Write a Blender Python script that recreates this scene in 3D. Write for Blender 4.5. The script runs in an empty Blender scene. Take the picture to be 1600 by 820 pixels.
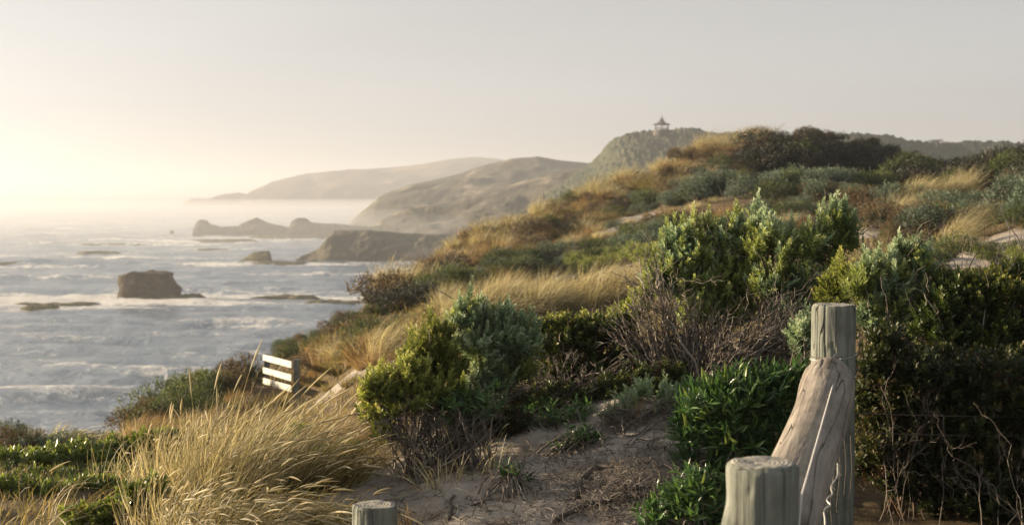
import bpy, math, random
import numpy as np
from mathutils import Vector, Matrix, Quaternion

rng = np.random.default_rng(7)
random.seed(7)
SC = bpy.context.scene
COL = SC.collection
F = 2222.0            # focal length in photo pixels (1600 wide), 50 mm lens
CAMZ = 22.0           # eye height above the sea
PITCH = math.atan(110.0 / F)

# ------------------------------------------------------------------ camera
cam = bpy.data.cameras.new("camera")
cam.lens = 50.0
cam.sensor_width = 36.0
cam.clip_start = 0.1
cam.clip_end = 40000.0
cam.dof.use_dof = True
cam.dof.focus_distance = 7.6
cam.dof.aperture_fstop = 4.2
cam_ob = bpy.data.objects.new("camera", cam)
COL.objects.link(cam_ob)
cam_ob.location = (0, 0, CAMZ)
cam_ob.rotation_euler = (math.pi / 2 - PITCH, 0, 0)
SC.camera = cam_ob

# ------------------------------------------------------------------ light
SUN_AZ = math.radians(-76.0)     # left of the view direction (+Y)
SUN_EL = math.radians(9.5)
world = bpy.data.worlds.new("World")
SC.world = world
world.use_nodes = True
wn = world.node_tree
wn.nodes.clear()
w_out = wn.nodes.new("ShaderNodeOutputWorld")
w_bg = wn.nodes.new("ShaderNodeBackground")
w_sky = wn.nodes.new("ShaderNodeTexSky")
w_sky.sky_type = 'NISHITA'
w_sky.sun_disc = False
w_sky.sun_elevation = SUN_EL
w_sky.sun_rotation = SUN_AZ
w_sky.altitude = 20
w_sky.air_density = 1.0
w_sky.dust_density = 1.6
w_sky.ozone_density = 1.5
w_bg.inputs["Strength"].default_value = 0.101
w_hs = wn.nodes.new("ShaderNodeHueSaturation")     # thin high cloud veil: paler, flatter sky all round
w_hs.inputs["Saturation"].default_value = 0.06
w_gm = wn.nodes.new("ShaderNodeGamma")
w_gm.inputs[1].default_value = 0.66
wn.links.new(w_sky.outputs[0], w_gm.inputs[0])
wn.links.new(w_gm.outputs[0], w_hs.inputs["Color"])
w_tc = wn.nodes.new("ShaderNodeTexCoord"); w_mp = wn.nodes.new("ShaderNodeMapping")
w_mp.inputs["Scale"].default_value = (1.2, 3.0, 7.0); w_mp.inputs["Rotation"].default_value = (0.15, 0.35, 0.3)
w_nz = wn.nodes.new("ShaderNodeTexNoise"); w_nz.inputs["Scale"].default_value = 1.6; w_nz.inputs["Detail"].default_value = 5
w_mr = wn.nodes.new("ShaderNodeMapRange"); w_mr.inputs[1].default_value = .3; w_mr.inputs[2].default_value = .7; w_mr.inputs[3].default_value = .94; w_mr.inputs[4].default_value = 1.05
w_ml = wn.nodes.new("ShaderNodeVectorMath"); w_ml.operation = 'SCALE'   # faint cirrus
wn.links.new(w_tc.outputs["Generated"], w_mp.inputs[0]); wn.links.new(w_mp.outputs[0], w_nz.inputs["Vector"])
wn.links.new(w_nz.outputs[0], w_mr.inputs[0]); wn.links.new(w_mr.outputs[0], w_ml.inputs["Scale"])
wn.links.new(w_hs.outputs[0], w_ml.inputs[0]); wn.links.new(w_ml.outputs[0], w_bg.inputs[0])
wn.links.new(w_bg.outputs[0], w_out.inputs[0])

sun = bpy.data.lights.new("sun", 'SUN')
sun.energy = 5.0
sun.angle = math.radians(0.6)
sun.color = (1.0, 0.78, 0.52)
sun_ob = bpy.data.objects.new("sun", sun)
COL.objects.link(sun_ob)
sdir = Vector((math.sin(SUN_AZ) * math.cos(SUN_EL), math.cos(SUN_AZ) * math.cos(SUN_EL), math.sin(SUN_EL)))
sun_ob.rotation_euler = sdir.to_track_quat('Z', 'Y').to_euler()
sun_ob.location = (-40, 50, 60)

SC.view_settings.view_transform = 'Standard'
SC.view_settings.look = 'None'
SC.view_settings.exposure = 1.58
SC.view_settings.gamma = 1.0
SC.view_settings.use_curve_mapping = False
SC.cycles.use_denoising = True
SC.cycles.max_bounces = 6
SC.cycles.diffuse_bounces = 3
SC.cycles.glossy_bounces = 2
SC.cycles.transmission_bounces = 3
SC.cycles.transparent_max_bounces = 4
SC.cycles.volume_bounces = 0
SC.cycles.caustics_reflective = False
SC.cycles.caustics_refractive = False

# ------------------------------------------------------------------ helpers
CP, SP = math.cos(PITCH), math.sin(PITCH)

def ray(px, py):
    a = (px - 800.0) / F
    b = (410.0 - py) / F
    return np.array([a, CP + b * SP, -SP + b * CP])

def at(px, py, Y):
    """world point seen at photo pixel (px, py), Y metres ahead of the eye"""
    r = ray(px, py)
    p = r * (Y / r[1])
    return np.array([p[0], p[1], p[2] + CAMZ])

def elev(py, Y, px=800.0):
    """height above the sea of what stands Y metres ahead and is seen at row py"""
    return at(px, py, Y)[2]

def _hash(ix, iy, seed):
    n = (ix.astype(np.int64) * 374761393 + iy.astype(np.int64) * 668265263 + seed * 1442695041) & 0x7fffffff
    n = ((n ^ (n >> 13)) * 1274126177) & 0x7fffffff
    n = n ^ (n >> 16)
    return (n & 0xffff) / 65535.0

def vnoise(x, y, seed=0):
    x = np.asarray(x, float); y = np.asarray(y, float)
    ix = np.floor(x); iy = np.floor(y)
    fx = x - ix; fy = y - iy
    fx = fx * fx * fx * (fx * (fx * 6 - 15) + 10); fy = fy * fy * fy * (fy * (fy * 6 - 15) + 10)
    ix = ix.astype(np.int64); iy = iy.astype(np.int64)
    a = _hash(ix, iy, seed); b = _hash(ix + 1, iy, seed)
    c = _hash(ix, iy + 1, seed); d = _hash(ix + 1, iy + 1, seed)
    return (a + (b - a) * fx) * (1 - fy) + (c + (d - c) * fx) * fy

def fbm(x, y, octv=4, seed=0, gain=0.5):
    """roughly -1..1"""
    s = 0.0; a = 1.0; t = 0.0
    x = np.asarray(x, float); y = np.asarray(y, float)
    for i in range(octv):
        s = s + a * (vnoise(x, y, seed + i * 17) * 2 - 1)
        t += a; a *= gain; x = x * 2.03 + 5.2; y = y * 2.03 + 1.3
    return s / t * 1.5

def smooth(a, b, x):
    t = np.clip((np.asarray(x, float) - a) / (b - a), 0, 1)
    return t * t * (3 - 2 * t)

def unit(v):
    return v / np.maximum(np.linalg.norm(v, axis=-1, keepdims=True), 1e-9)

class Geo:
    """collects vertices, faces, a random value and a material slot per face"""
    def __init__(self):
        self.v = []; self.q = []; self.r = []; self.m = []; self.n = 0
        self.sm = []
    def add(self, verts, faces, rnd=None, mat=0, smooth=False):
        verts = np.asarray(verts, np.float32).reshape(-1, 3)
        faces = np.asarray(faces, np.int64)
        if rnd is None:
            rnd = np.full(len(verts), rng.random())
        rnd = np.asarray(rnd, np.float32).reshape(-1)
        self.v.append(verts); self.r.append(rnd)
        self.q.append(faces + self.n)
        self.m.append(np.full(len(faces), mat, np.int32))
        self.sm.append(np.full(len(faces), smooth, bool))
        self.n += len(verts)
    def mesh(self, name, mats, extra=None):
        me = bpy.data.meshes.new(name)
        V = np.concatenate(self.v); R = np.concatenate(self.r)
        loops = np.concatenate([f.reshape(-1) for f in self.q])
        tot = np.concatenate([np.full(len(f), f.shape[1], np.int64) for f in self.q])
        start = np.concatenate([[0], np.cumsum(tot)[:-1]])
        me.vertices.add(len(V)); me.vertices.foreach_set("co", V.reshape(-1))
        me.loops.add(len(loops)); me.loops.foreach_set("vertex_index", loops.astype(np.int32))
        me.polygons.add(len(tot)); me.polygons.foreach_set("loop_start", start.astype(np.int32))
        for m in (mats if isinstance(mats, (list, tuple)) else [mats]):
            me.materials.append(m)
        me.polygons.foreach_set("material_index", np.concatenate(self.m))
        me.polygons.foreach_set("use_smooth", np.concatenate(self.sm))
        a = me.attributes.new("rnd", 'FLOAT', 'POINT'); a.data.foreach_set("value", R)
        for k, val in (extra or {}).items():
            a = me.attributes.new(k, 'FLOAT', 'POINT'); a.data.foreach_set("value", np.asarray(val, np.float32).reshape(-1))
        me.update(calc_edges=True)
        return me

def link(name, me, parent=None, loc=None, **props):
    o = bpy.data.objects.new(name, me)
    COL.objects.link(o)
    if loc is not None: o.location = loc
    if parent is not None: o.parent = parent
    for k, v in props.items():
        if v is not None: o[k] = v
    return o

def thing(name, label, cat, loc, group=None):
    return link(name, None, None, loc, label=label, category=cat, group=group)

def gridfaces(nr, nc, wrap=False):
    i = np.arange(nr - 1)[:, None]; j = np.arange(nc if wrap else nc - 1)[None, :]
    a = i * nc + j; b = i * nc + (j + 1) % nc
    return np.stack([a, b, b + nc, a + nc], -1).reshape(-1, 4)

def tubes(geo, P, Rad, sides=4, rnd=None, mat=0, smooth=True):
    """P (n,k,3) centre lines, Rad (n,k) radii"""
    P = np.asarray(P, float); n, k, _ = P.shape
    T = unit(np.gradient(P, axis=1)) if k > 2 else unit(np.repeat((P[:, 1:] - P[:, :1]), 2, axis=1))
    ref = np.where(np.abs(T[..., 2:3]) < 0.85, np.array([0, 0, 1.0]), np.array([1.0, 0, 0]))
    A = unit(np.cross(T, ref)); B = np.cross(T, A)
    ang = np.arange(sides) * 2 * math.pi / sides
    V = P[:, :, None] + Rad[:, :, None, None] * (A[:, :, None] * np.cos(ang)[:, None] + B[:, :, None] * np.sin(ang)[:, None])
    f = gridfaces(k, sides, True)
    off = (np.arange(n) * k * sides)[:, None, None]
    if rnd is None: rnd = rng.random(n)
    geo.add(V.reshape(-1, 3), (f[None] + off).reshape(-1, 4), np.repeat(rnd, k * sides), mat, smooth)

def leaves(geo, P, D, U, L, W, fold=0.25, rnd=None, mat=0, curl=0.0, shape='diamond'):
    """folded leaf blades: base P, direction D, face normal U"""
    n = len(P)
    D = unit(D); S = unit(np.cross(D, U)); N = np.cross(S, D)
    L = np.broadcast_to(np.asarray(L, float), (n,))[:, None]; W = np.broadcast_to(np.asarray(W, float), (n,))[:, None]
    if rnd is None: rnd = rng.random(n)
    if shape == 'diamond':
        m = P + D * L * 0.55
        V = np.stack([P, m + S * W * .5 + N * W * fold, P + D * L + N * L * curl, m - S * W * .5 + N * W * fold], 1)
        f = np.array([[0, 1, 2, 3]])
        k = 4
    else:   # strap leaf, two segments with a keel
        m1 = P + D * L * .35 - N * W * fold * .0; m2 = P + D * L * .72 + N * L * curl * .4
        V = np.stack([P, m1 + S * W * .5 + N * W * fold, m1, m1 - S * W * .5 + N * W * fold,
                      m2 + S * W * .36 + N * W * fold, m2, m2 - S * W * .36 + N * W * fold, P + D * L + N * L * curl], 1)
        f3 = np.array([[0, 1, 2], [0, 2, 3], [4, 7, 5], [5, 7, 6]])
        f4 = np.array([[1, 4, 5, 2], [2, 5, 6, 3]])
        off = (np.arange(n) * 8)[:, None, None]
        base = geo.n
        geo.add(V.reshape(-1, 3), (f3[None] + off).reshape(-1, 3), np.repeat(rnd, 8), mat)
        geo.q.append((f4[None] + off).reshape(-1, 4) + base)
        geo.m.append(np.full(n * 2, mat, np.int32)); geo.sm.append(np.zeros(n * 2, bool))
        return
    off = (np.arange(n) * k)[:, None, None]
    geo.add(V.reshape(-1, 3), (f[None] + off).reshape(-1, f.shape[1]), np.repeat(rnd, k), mat)

def randdirs(n, zmin=-1.0):
    z = rng.uniform(zmin, 1, n); a = rng.uniform(0, 2 * math.pi, n); r = np.sqrt(np.maximum(0, 1 - z * z))
    return np.stack([r * np.cos(a), r * np.sin(a), z], 1)

# ------------------------------------------------------------------ materials
def newmat(name):
    m = bpy.data.materials.new(name); m.use_nodes = True
    nt = m.node_tree; nt.nodes.clear()
    out = nt.nodes.new("ShaderNodeOutputMaterial")
    return m, nt, out

def node(nt, typ, **kw):
    n = nt.nodes.new(typ)
    for k, v in kw.items():
        if k in n.inputs.keys(): n.inputs[k].default_value = v
        else: setattr(n, k, v)
    return n

def ramp(nt, fac, stops):
    r = nt.nodes.new("ShaderNodeValToRGB")
    e = r.color_ramp.elements
    while len(e) < len(stops): e.new(0.5)
    for el, (p, c) in zip(e, stops):
        el.position = p; el.color = (*c, 1) if len(c) == 3 else c
    nt.links.new(fac, r.inputs[0])
    return r.outputs[0]

def leaf_mat(name, stops, trans=0.35, rough=0.5, tcol=1.35, spec=0.4):
    m, nt, out = newmat(name)
    at_ = node(nt, "ShaderNodeAttribute", attribute_name="rnd")
    oi = nt.nodes.new("ShaderNodeObjectInfo")
    c = ramp(nt, at_.outputs["Fac"], stops)
    hs = nt.nodes.new("ShaderNodeHueSaturation")
    mr = node(nt, "ShaderNodeMapRange"); mr.inputs[3].default_value = 0.82; mr.inputs[4].default_value = 1.18
    nt.links.new(oi.outputs["Random"], mr.inputs[0]); nt.links.new(mr.outputs[0], hs.inputs["Value"])
    nt.links.new(c, hs.inputs["Color"])
    p = node(nt, "ShaderNodeBsdfPrincipled"); p.inputs["Roughness"].default_value = rough
    p.inputs["Specular IOR Level"].default_value = spec
    nt.links.new(hs.outputs[0], p.inputs["Base Color"])
    t = nt.nodes.new("ShaderNodeBsdfTranslucent")
    mm = node(nt, "ShaderNodeMix", data_type='RGBA', blend_type='MULTIPLY'); mm.inputs[0].default_value = 1.0
    nt.links.new(hs.outputs[0], mm.inputs[6]); mm.inputs[7].default_value = (tcol * 1.05, tcol, tcol * .7, 1)
    nt.links.new(mm.outputs[2], t.inputs[0])
    mx = nt.nodes.new("ShaderNodeMixShader"); mx.inputs[0].default_value = trans
    nt.links.new(p.outputs[0], mx.inputs[1]); nt.links.new(t.outputs[0], mx.inputs[2])
    nt.links.new(mx.outputs[0], out.inputs[0])
    return m

def plain_mat(name, stops, scale=4.0, rough=0.85, bump=0.3, detail=6.0, stretch=(1, 1, 1), bscale=None, bdist=0.02, coord='Object'):
    m, nt, out = newmat(name)
    tc = nt.nodes.new("ShaderNodeTexCoord"); mp = nt.nodes.new("ShaderNodeMapping")
    mp.inputs["Scale"].default_value = stretch
    nt.links.new(tc.outputs[coord], mp.inputs[0])
    nz = node(nt, "ShaderNodeTexNoise"); nz.inputs["Scale"].default_value = scale; nz.inputs["Detail"].default_value = detail
    nz.inputs["Roughness"].default_value = .62
    nt.links.new(mp.outputs[0], nz.inputs["Vector"])
    p = node(nt, "ShaderNodeBsdfPrincipled"); p.inputs["Roughness"].default_value = rough
    p.inputs["Specular IOR Level"].default_value = .25
    nt.links.new(ramp(nt, nz.outputs[0], stops), p.inputs["Base Color"])
    nb = node(nt, "ShaderNodeTexNoise"); nb.inputs["Scale"].default_value = bscale or scale * 3; nb.inputs["Detail"].default_value = 5
    nt.links.new(mp.outputs[0], nb.inputs["Vector"])
    b = node(nt, "ShaderNodeBump"); b.inputs["Strength"].default_value = bump; b.inputs["Distance"].default_value = bdist
    nt.links.new(nb.outputs[0], b.inputs["Height"]); nt.links.new(b.outputs[0], p.inputs["Normal"])
    nt.links.new(p.outputs[0], out.inputs[0])
    return m

# ------------------------------------------------------------------ sea
WATER_ROCKS = []     # (x, y, radius) where foam gathers

def sea_material():
    m, nt, out = newmat("sea_water")
    a = node(nt, "ShaderNodeAttribute", attribute_name="foam")
    geo = nt.nodes.new("ShaderNodeNewGeometry")
    mp = nt.nodes.new("ShaderNodeMapping"); mp.inputs["Scale"].default_value = (.42, .34, .3)
    mp.inputs["Rotation"].default_value = (0, 0, .25)
    nt.links.new(geo.outputs["Position"], mp.inputs[0])
    n1 = node(nt, "ShaderNodeTexNoise"); n1.inputs["Scale"].default_value = 1.0; n1.inputs["Detail"].default_value = 8; n1.inputs["Roughness"].default_value = .78
    n1.inputs["Distortion"].default_value = .6
    nt.links.new(mp.outputs[0], n1.inputs["Vector"])
    st_ = node(nt, "ShaderNodeMapRange"); st_.inputs[1].default_value = .33; st_.inputs[2].default_value = .67; st_.inputs[4].default_value = .66
    nt.links.new(n1.outputs[0], st_.inputs[0])
    ad = node(nt, "ShaderNodeMath", operation='MULTIPLY_ADD'); nt.links.new(a.outputs["Fac"], ad.inputs[0]); ad.inputs[1].default_value = 1.0; nt.links.new(st_.outputs[0], ad.inputs[2])
    fac = node(nt, "ShaderNodeMapRange"); fac.inputs[1].default_value = .52; fac.inputs[2].default_value = .82
    nt.links.new(ad.outputs[0], fac.inputs[0])
    w = node(nt, "ShaderNodeBsdfPrincipled"); w.inputs["Base Color"].default_value = (.16, .225, .31, 1)
    w.inputs["Roughness"].default_value = .14; w.inputs["IOR"].default_value = 1.33
    fo = node(nt, "ShaderNodeBsdfPrincipled"); fo.inputs["Base Color"].default_value = (.74, .74, .73, 1); fo.inputs["Roughness"].default_value = .9
    nb = node(nt, "ShaderNodeTexNoise"); nb.inputs["Scale"].default_value = .7; nb.inputs["Detail"].default_value = 7; nb.inputs["Roughness"].default_value = .7
    mp2 = nt.nodes.new("ShaderNodeMapping"); mp2.inputs["Scale"].default_value = (.65, .5, 1); mp2.inputs["Rotation"].default_value = (0, 0, .2)
    nt.links.new(geo.outputs["Position"], mp2.inputs[0]); nt.links.new(mp2.outputs[0], nb.inputs["Vector"])
    b = node(nt, "ShaderNodeBump"); b.inputs["Strength"].default_value = 1.0; b.inputs["Distance"].default_value = 2.0
    nt.links.new(nb.outputs[0], b.inputs["Height"]); nt.links.new(b.outputs[0], w.inputs["Normal"]); nt.links.new(b.outputs[0], fo.inputs["Normal"])
    mx = nt.nodes.new("ShaderNodeMixShader")
    nt.links.new(fac.outputs[0], mx.inputs[0]); nt.links.new(w.outputs[0], mx.inputs[1]); nt.links.new(fo.outputs[0], mx.inputs[2])
    nt.links.new(mx.outputs[0], out.inputs[0])
    return m

def build_sea():
    nr, nc = 560, 420
    Y = 45 * (12000 / 45.0) ** (np.linspace(0, 1, nr) ** 1.25)
    u = np.linspace(-1.5, .75, nc)
    u = np.sign(u) * np.abs(u) ** 1.25
    x = u[None] * Y[:, None]; y = np.repeat(Y[:, None], nc, 1)
    wob = fbm(x / 60, y / 60, 3, 3) * 9
    ph = (x * .30 + y * .95 + wob)
    amp = np.clip(1.0 - y / 5000, .15, 1) * (.45 + .55 * vnoise(x / 45, y / 30, 9))
    w1 = np.sin(ph * 2 * math.pi / 34); crest = np.maximum(w1, 0) ** 3
    near = smooth(110, 420, y)
    z = amp * ((.45 + .4 * near) * crest + (.38 + .35 * near) * fbm(x / 7, y / 6, 5, 21, .62) + .25 * np.sin((x * -.2 + y * .9 + wob) * 2 * math.pi / 13))
    foam = (.20 + .2 * near) * smooth(.35, .95, w1) * smooth(.42, .75, vnoise(x / 80, y / 28, 33)) + .11 * fbm(x / 55, y / 16, 4, 41) + .24 * fbm(x / 11, y / 5, 5, 47) - .02
    for (rx, ry, rr, st) in WATER_ROCKS:
        d = np.hypot((x - rx) / 1.6, (y - ry) * 1.5) / rr
        foam = np.maximum(foam, st * (1 - smooth(.5, 1.6, d + .5 * fbm(x / 12, y / 4, 4, 55))))
    z = z * np.clip((y - 30) / 60, .3, 1)
    g = Geo(); g.add(np.stack([x, y, z], -1).reshape(-1, 3), gridfaces(nr, nc), np.zeros(nr * nc), 0, True)
    me = g.mesh("sea", sea_material(), {"foam": foam})
    link("sea", me, kind='structure', label='grey blue choppy sea streaked with white surf below the dunes')

# ------------------------------------------------------------------ dune terrain
def zc(*kn): return kn
# height knots relative to the eye along columns of the fan: photo column -> (metres ahead, height)
COLS = {
 -2100: [(4, -1.8), (8, -2.8), (14, -5.2), (25, -11), (50, -24)],
 -500: [(4, -1.6), (8, -2.0), (12, -2.8), (18, -5.6), (30, -12), (55, -24)],
 0: [(4, -1.6), (7, -1.66), (10, -1.92), (13, -2.36), (15.5, -3.1), (22, -7), (55, -24)],
 220: [(4, -1.6), (7, -1.64), (11, -2.05), (16, -2.75), (22, -3.4), (25, -4.1), (33, -9), (62, -24)],
 350: [(4, -1.6), (7, -1.62), (12, -2.15), (17, -2.75), (22, -3.35), (27, -3.5), (30, -4.3), (40, -10), (68, -24)],
 450: [(4, -1.6), (7, -1.6), (10.5, -1.95), (14.5, -2.4), (19, -3.05), (23, -3.5), (27, -3.5), (32, -3.3), (35, -4.2), (45, -10), (75, -24)],
 600: [(4, -1.6), (6.7, -1.6), (8.5, -1.55), (11, -1.75), (16, -2.15), (22, -2.45), (30, -2.6), (40, -2.68), (43, -3.2), (50, -7), (85, -24)],
 700: [(4, -1.6), (6.5, -1.6), (8, -1.45), (10, -1.6), (16, -2.1), (24, -2.4), (36, -2.5), (48, -2.35), (60, -2.1), (64, -2.8), (75, -8), (110, -24)],
 850: [(4, -1.6), (6.4, -1.6), (8.5, -1.33), (10, -1.4), (15, -1.9), (22, -2.2), (32, -2.4), (45, -2.25), (58, -1.45), (68, -.8), (73, -1.6), (85, -7), (120, -20)],
 1000: [(4, -1.6), (6.3, -1.6), (8.2, -1.2), (10, -1.2), (15, -1.6), (22, -1.95), (30, -2.0), (42, -1.9), (54, -1.2), (64, -.1), (75, .85), (80, .5), (95, -4), (130, -10)],
 1100: [(4, -1.6), (6.3, -1.6), (8, -1.25), (12, -1.3), (20, -1.7), (30, -1.8), (42, -1.5), (54, -.55), (66, .9), (80, 2.35), (86, 2.0), (100, -2), (130, -8)],
 1190: [(4, -1.6), (6.3, -1.6), (8, -1.3), (12, -1.2), (20, -1.4), (30, -1.45), (42, -1.1), (56, -.1), (66, 1.3), (85, 3.4), (92, 3.0), (105, 0), (130, -6)],
 1270: [(4, -1.6), (6.3, -1.6), (8, -1.4), (12, -1.15), (20, -1.15), (30, -1.1), (42, -.9), (58, .1), (68, 1.6), (85, 3.55), (92, 3.0), (105, 0), (130, -5)],
 1350: [(4, -1.6), (6.3, -1.6), (8, -1.5), (12, -1.1), (20, -.95), (30, -.65), (44, -.6), (58, -.1), (68, 1.0), (85, 2.35), (92, 2.0), (105, 0), (130, -4)],
 1450: [(4, -1.6), (6.3, -1.6), (8, -1.5), (12, -1.0), (20, -.9), (25, -.78), (32, -.45), (44, -.4), (58, -.1), (70, .6), (85, 1.4), (95, 1.0), (130, -2)],
 1530: [(4, -1.6), (6.3, -1.6), (8, -1.5), (12, -1.0), (18, -.87), (22, -.76), (30, -.35), (44, -.2), (58, .1), (70, .8), (85, 1.3), (95, 1.0), (130, -1)],
 1600: [(4, -1.6), (6.3, -1.6), (8, -1.5), (12, -1.0), (17, -.86), (22, -.62), (30, -.2), (44, .1), (56, .8), (68, 1.75), (80, 1.8), (95, 1.4), (130, 0)],
 2400: [(4, -1.6), (8, -1.4), (14, -.8), (25, .2), (44, 1.0), (60, 2.4), (80, 3.2), (95, 2.8), (130, 1)],
 4200: [(4, -1.6), (8, -1.2), (14, -.4), (25, 1), (44, 2.0), (60, 3.4), (80, 4.2), (130, 3)],
}
T_Y = np.concatenate([np.linspace(.6, 4, 10)[:-1], 4 * (140 / 4.0) ** np.linspace(0, 1, 330), np.linspace(148, 640, 40)])
T_PX = np.concatenate([np.linspace(-2100, -450, 50)[:-1], np.linspace(-450, 2050, 420), np.linspace(2050, 4200, 50)[1:]])

def _terrain():
    keys = sorted(COLS)
    logY = np.log(T_Y)
    Z = []
    for k in keys:
        kn = COLS[k]; d = np.array([a for a, _ in kn]); z = np.array([b for _, b in kn], float)
        zz = np.interp(logY, np.log(d), z)
        if z[-1] > -20:                                  # inland columns sink slowly toward the far hills
            zz = np.where(T_Y > d[-1], z[-1] - np.minimum((T_Y - d[-1]) * .03, 6), zz)
        Z.append(zz)
    Z = np.array(Z)                                       # keys x rows
    # smooth interpolation across columns
    out = np.empty((len(T_Y), len(T_PX)))
    kx = np.array(keys, float)
    idx = np.clip(np.searchsorted(kx, T_PX) - 1, 0, len(kx) - 2)
    t = (T_PX - kx[idx]) / (kx[idx + 1] - kx[idx]); t = t * .5 + .5 * t * t * (3 - 2 * t)
    out = (Z[idx] * (1 - t)[:, None] + Z[idx + 1] * t[:, None]).T
    for _ in range(2):                                    # soften kinks
        out[1:-1] = (out[:-2] + 2 * out[1:-1] + out[2:]) / 4
        out[:, 1:-1] = (out[:, :-2] + 2 * out[:, 1:-1] + out[:, 2:]) / 4
    return out
T_Z0 = _terrain()
T_W = np.maximum(T_Y, 4.0)
T_X = (T_PX[None] - 800) / F * T_W[:, None]
T_YY = np.repeat(T_Y[:, None], len(T_PX), 1)
_n = fbm(T_X / 4.0, T_YY / 4.0, 4, 61) * smooth(8, 30, T_YY) * .22 + fbm(T_X / 12.0, T_YY / 12.0, 3, 71) * smooth(20, 60, T_YY) * .30 + (.55 * (vnoise(T_X / 2.6, T_YY / 3.4, 91) - .5) + 1.15 * (vnoise(T_X / 6.5, T_YY / 8, 93) - .5)) * smooth(25, 55, T_YY) * (1 - smooth(150, 200, T_YY))
_n = _n * (.22 + .78 * smooth(620, 820, T_PX[None]))
_n += (.045 * fbm(T_X / .45, T_YY / .45, 4, 81) + .05 * fbm(T_X / 1.3, T_YY / 1.3, 3, 83)) * smooth(5.5, 7, T_YY) * (1 - smooth(20, 40, T_YY))
T_Z = np.maximum(T_Z0 + _n + CAMZ, -2.2)

def terr(x, y):
    """ground height under world point(s)"""
    x = np.asarray(x, float); y = np.asarray(y, float)
    w = np.maximum(y, 4.0)
    px = x / w * F + 800
    j = np.interp(px, T_PX, np.arange(len(T_PX))); i = np.interp(y, T_Y, np.arange(len(T_Y)))
    i0 = np.clip(np.floor(i).astype(int), 0, len(T_Y) - 2); j0 = np.clip(np.floor(j).astype(int), 0, len(T_PX) - 2)
    fi = i - i0; fj = j - j0
    return (T_Z[i0, j0] * (1 - fi) * (1 - fj) + T_Z[i0 + 1, j0] * fi * (1 - fj) + T_Z[i0, j0 + 1] * (1 - fi) * fj + T_Z[i0 + 1, j0 + 1] * fi * fj)

_SCAN = 4 * (135 / 4.0) ** np.linspace(0, 1, 1400)
def hit(px, py, ymin=4.0):
    """first ground point seen at a photo pixel, or None"""
    r = ray(px, py)
    Y = _SCAN[_SCAN >= ymin]
    z = r[2] / r[1] * Y + CAMZ
    g = terr(r[0] / r[1] * Y, Y)
    k = np.nonzero(z <= g)[0]
    if len(k) == 0: return None
    Yk = Y[k[0]]
    x = r[0] / r[1] * Yk
    return np.array([x, Yk, float(terr(x, Yk))])

def sand_amount(px, Y):
    """where the dune is bare sand: the bank behind the posts, blowouts and paths"""
    s = np.zeros(np.broadcast(px, Y).shape)
    def blob(cx, cy, rx, ry, e=.45):
        return 1 - smooth(1 - e, 1 + e, np.hypot((px - cx) / rx, (np.log(Y) - math.log(cy)) / ry))
    for b in ((850, 6.9, 330, .22), (1000, 7.6, 130, .16), (520, 6.0, 300, .2), (860, 5.0, 380, .3),
              (1540, 20, 130, .16), (1000, 56, 40, .05), (960, 52, 60, .03), (1190, 70, 40, .06), (1330, 27, 130, .06),
              (650, 46, 60, .07), (900, 38, 140, .05), (590, 20, 120, .10), (1120, 36, 90, .05)):
        s = np.maximum(s, blob(*b))
    return s

def ground_material():
    m, nt, out = newmat("dune_ground")
    a = node(nt, "ShaderNodeAttribute", attribute_name="sand")
    geo = nt.nodes.new("ShaderNodeNewGeometry")
    def nz(scale, det=6, rough=.6):
        n = node(nt, "ShaderNodeTexNoise"); n.inputs["Scale"].default_value = scale; n.inputs["Detail"].default_value = det; n.inputs["Roughness"].default_value = rough
        nt.links.new(geo.outputs["Position"], n.inputs["Vector"]); return n.outputs[0]
    sandc = ramp(nt, nz(3.5, 8, .7), [(.3, (.175, .155, .132)), (.5, (.295, .265, .23)), (.72, (.38, .345, .30))])
    lit = ramp(nt, nz(5.0, 8, .75), [(.3, (.035, .028, .018)), (.48, (.10, .075, .045)), (.62, (.16, .12, .065)), (.78, (.09, .085, .04))])
    ad = node(nt, "ShaderNodeMath", operation='ADD'); nt.links.new(a.outputs["Fac"], ad.inputs[0])
    sb = node(nt, "ShaderNodeMapRange"); sb.inputs[1].default_value = .25; sb.inputs[2].default_value = .75; sb.inputs[3].default_value = -.35; sb.inputs[4].default_value = .35
    nt.links.new(nz(2.2, 6, .7), sb.inputs[0]); nt.links.new(sb.outputs[0], ad.inputs[1])
    mr = node(nt, "ShaderNodeMapRange"); mr.inputs[1].default_value = .35; mr.inputs[2].default_value = .6
    nt.links.new(ad.outputs[0], mr.inputs[0])
    mx = node(nt, "ShaderNodeMix", data_type='RGBA')
    nt.links.new(mr.outputs[0], mx.inputs[0]); nt.links.new(lit, mx.inputs[6]); nt.links.new(sandc, mx.inputs[7])
    p = node(nt, "ShaderNodeBsdfPrincipled"); p.inputs["Roughness"].default_value = .95; p.inputs["Specular IOR Level"].default_value = .15
    nt.links.new(mx.outputs[2], p.inputs["Base Color"])
    b = node(nt, "ShaderNodeBump"); b.inputs["Strength"].default_value = .7; b.inputs["Distance"].default_value = .035
    nt.links.new(nz(9, 8, .7), b.inputs["Height"])
    b2 = node(nt, "ShaderNodeBump"); b2.inputs["Strength"].default_value = .5; b2.inputs["Distance"].default_value = .004
    nt.links.new(nz(140, 3, .6), b2.inputs["Height"]); nt.links.new(b.outputs[0], b2.inputs["Normal"])
    nt.links.new(b2.outputs[0], p.inputs["Normal"])
    nt.links.new(p.outputs[0], out.inputs[0])
    return m

def build_ground():
    g = Geo(); g.add(np.stack([T_X, T_YY, T_Z], -1).reshape(-1, 3), gridfaces(*T_Z.shape), np.zeros(T_Z.size), 0, True)
    s = sand_amount(T_PX[None] + 0 * T_YY, T_YY)
    me = g.mesh("ground", ground_material(), {"sand": s})
    link("ground", me, kind='structure', label='sandy dune ground with dry litter between the shrubs')

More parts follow.
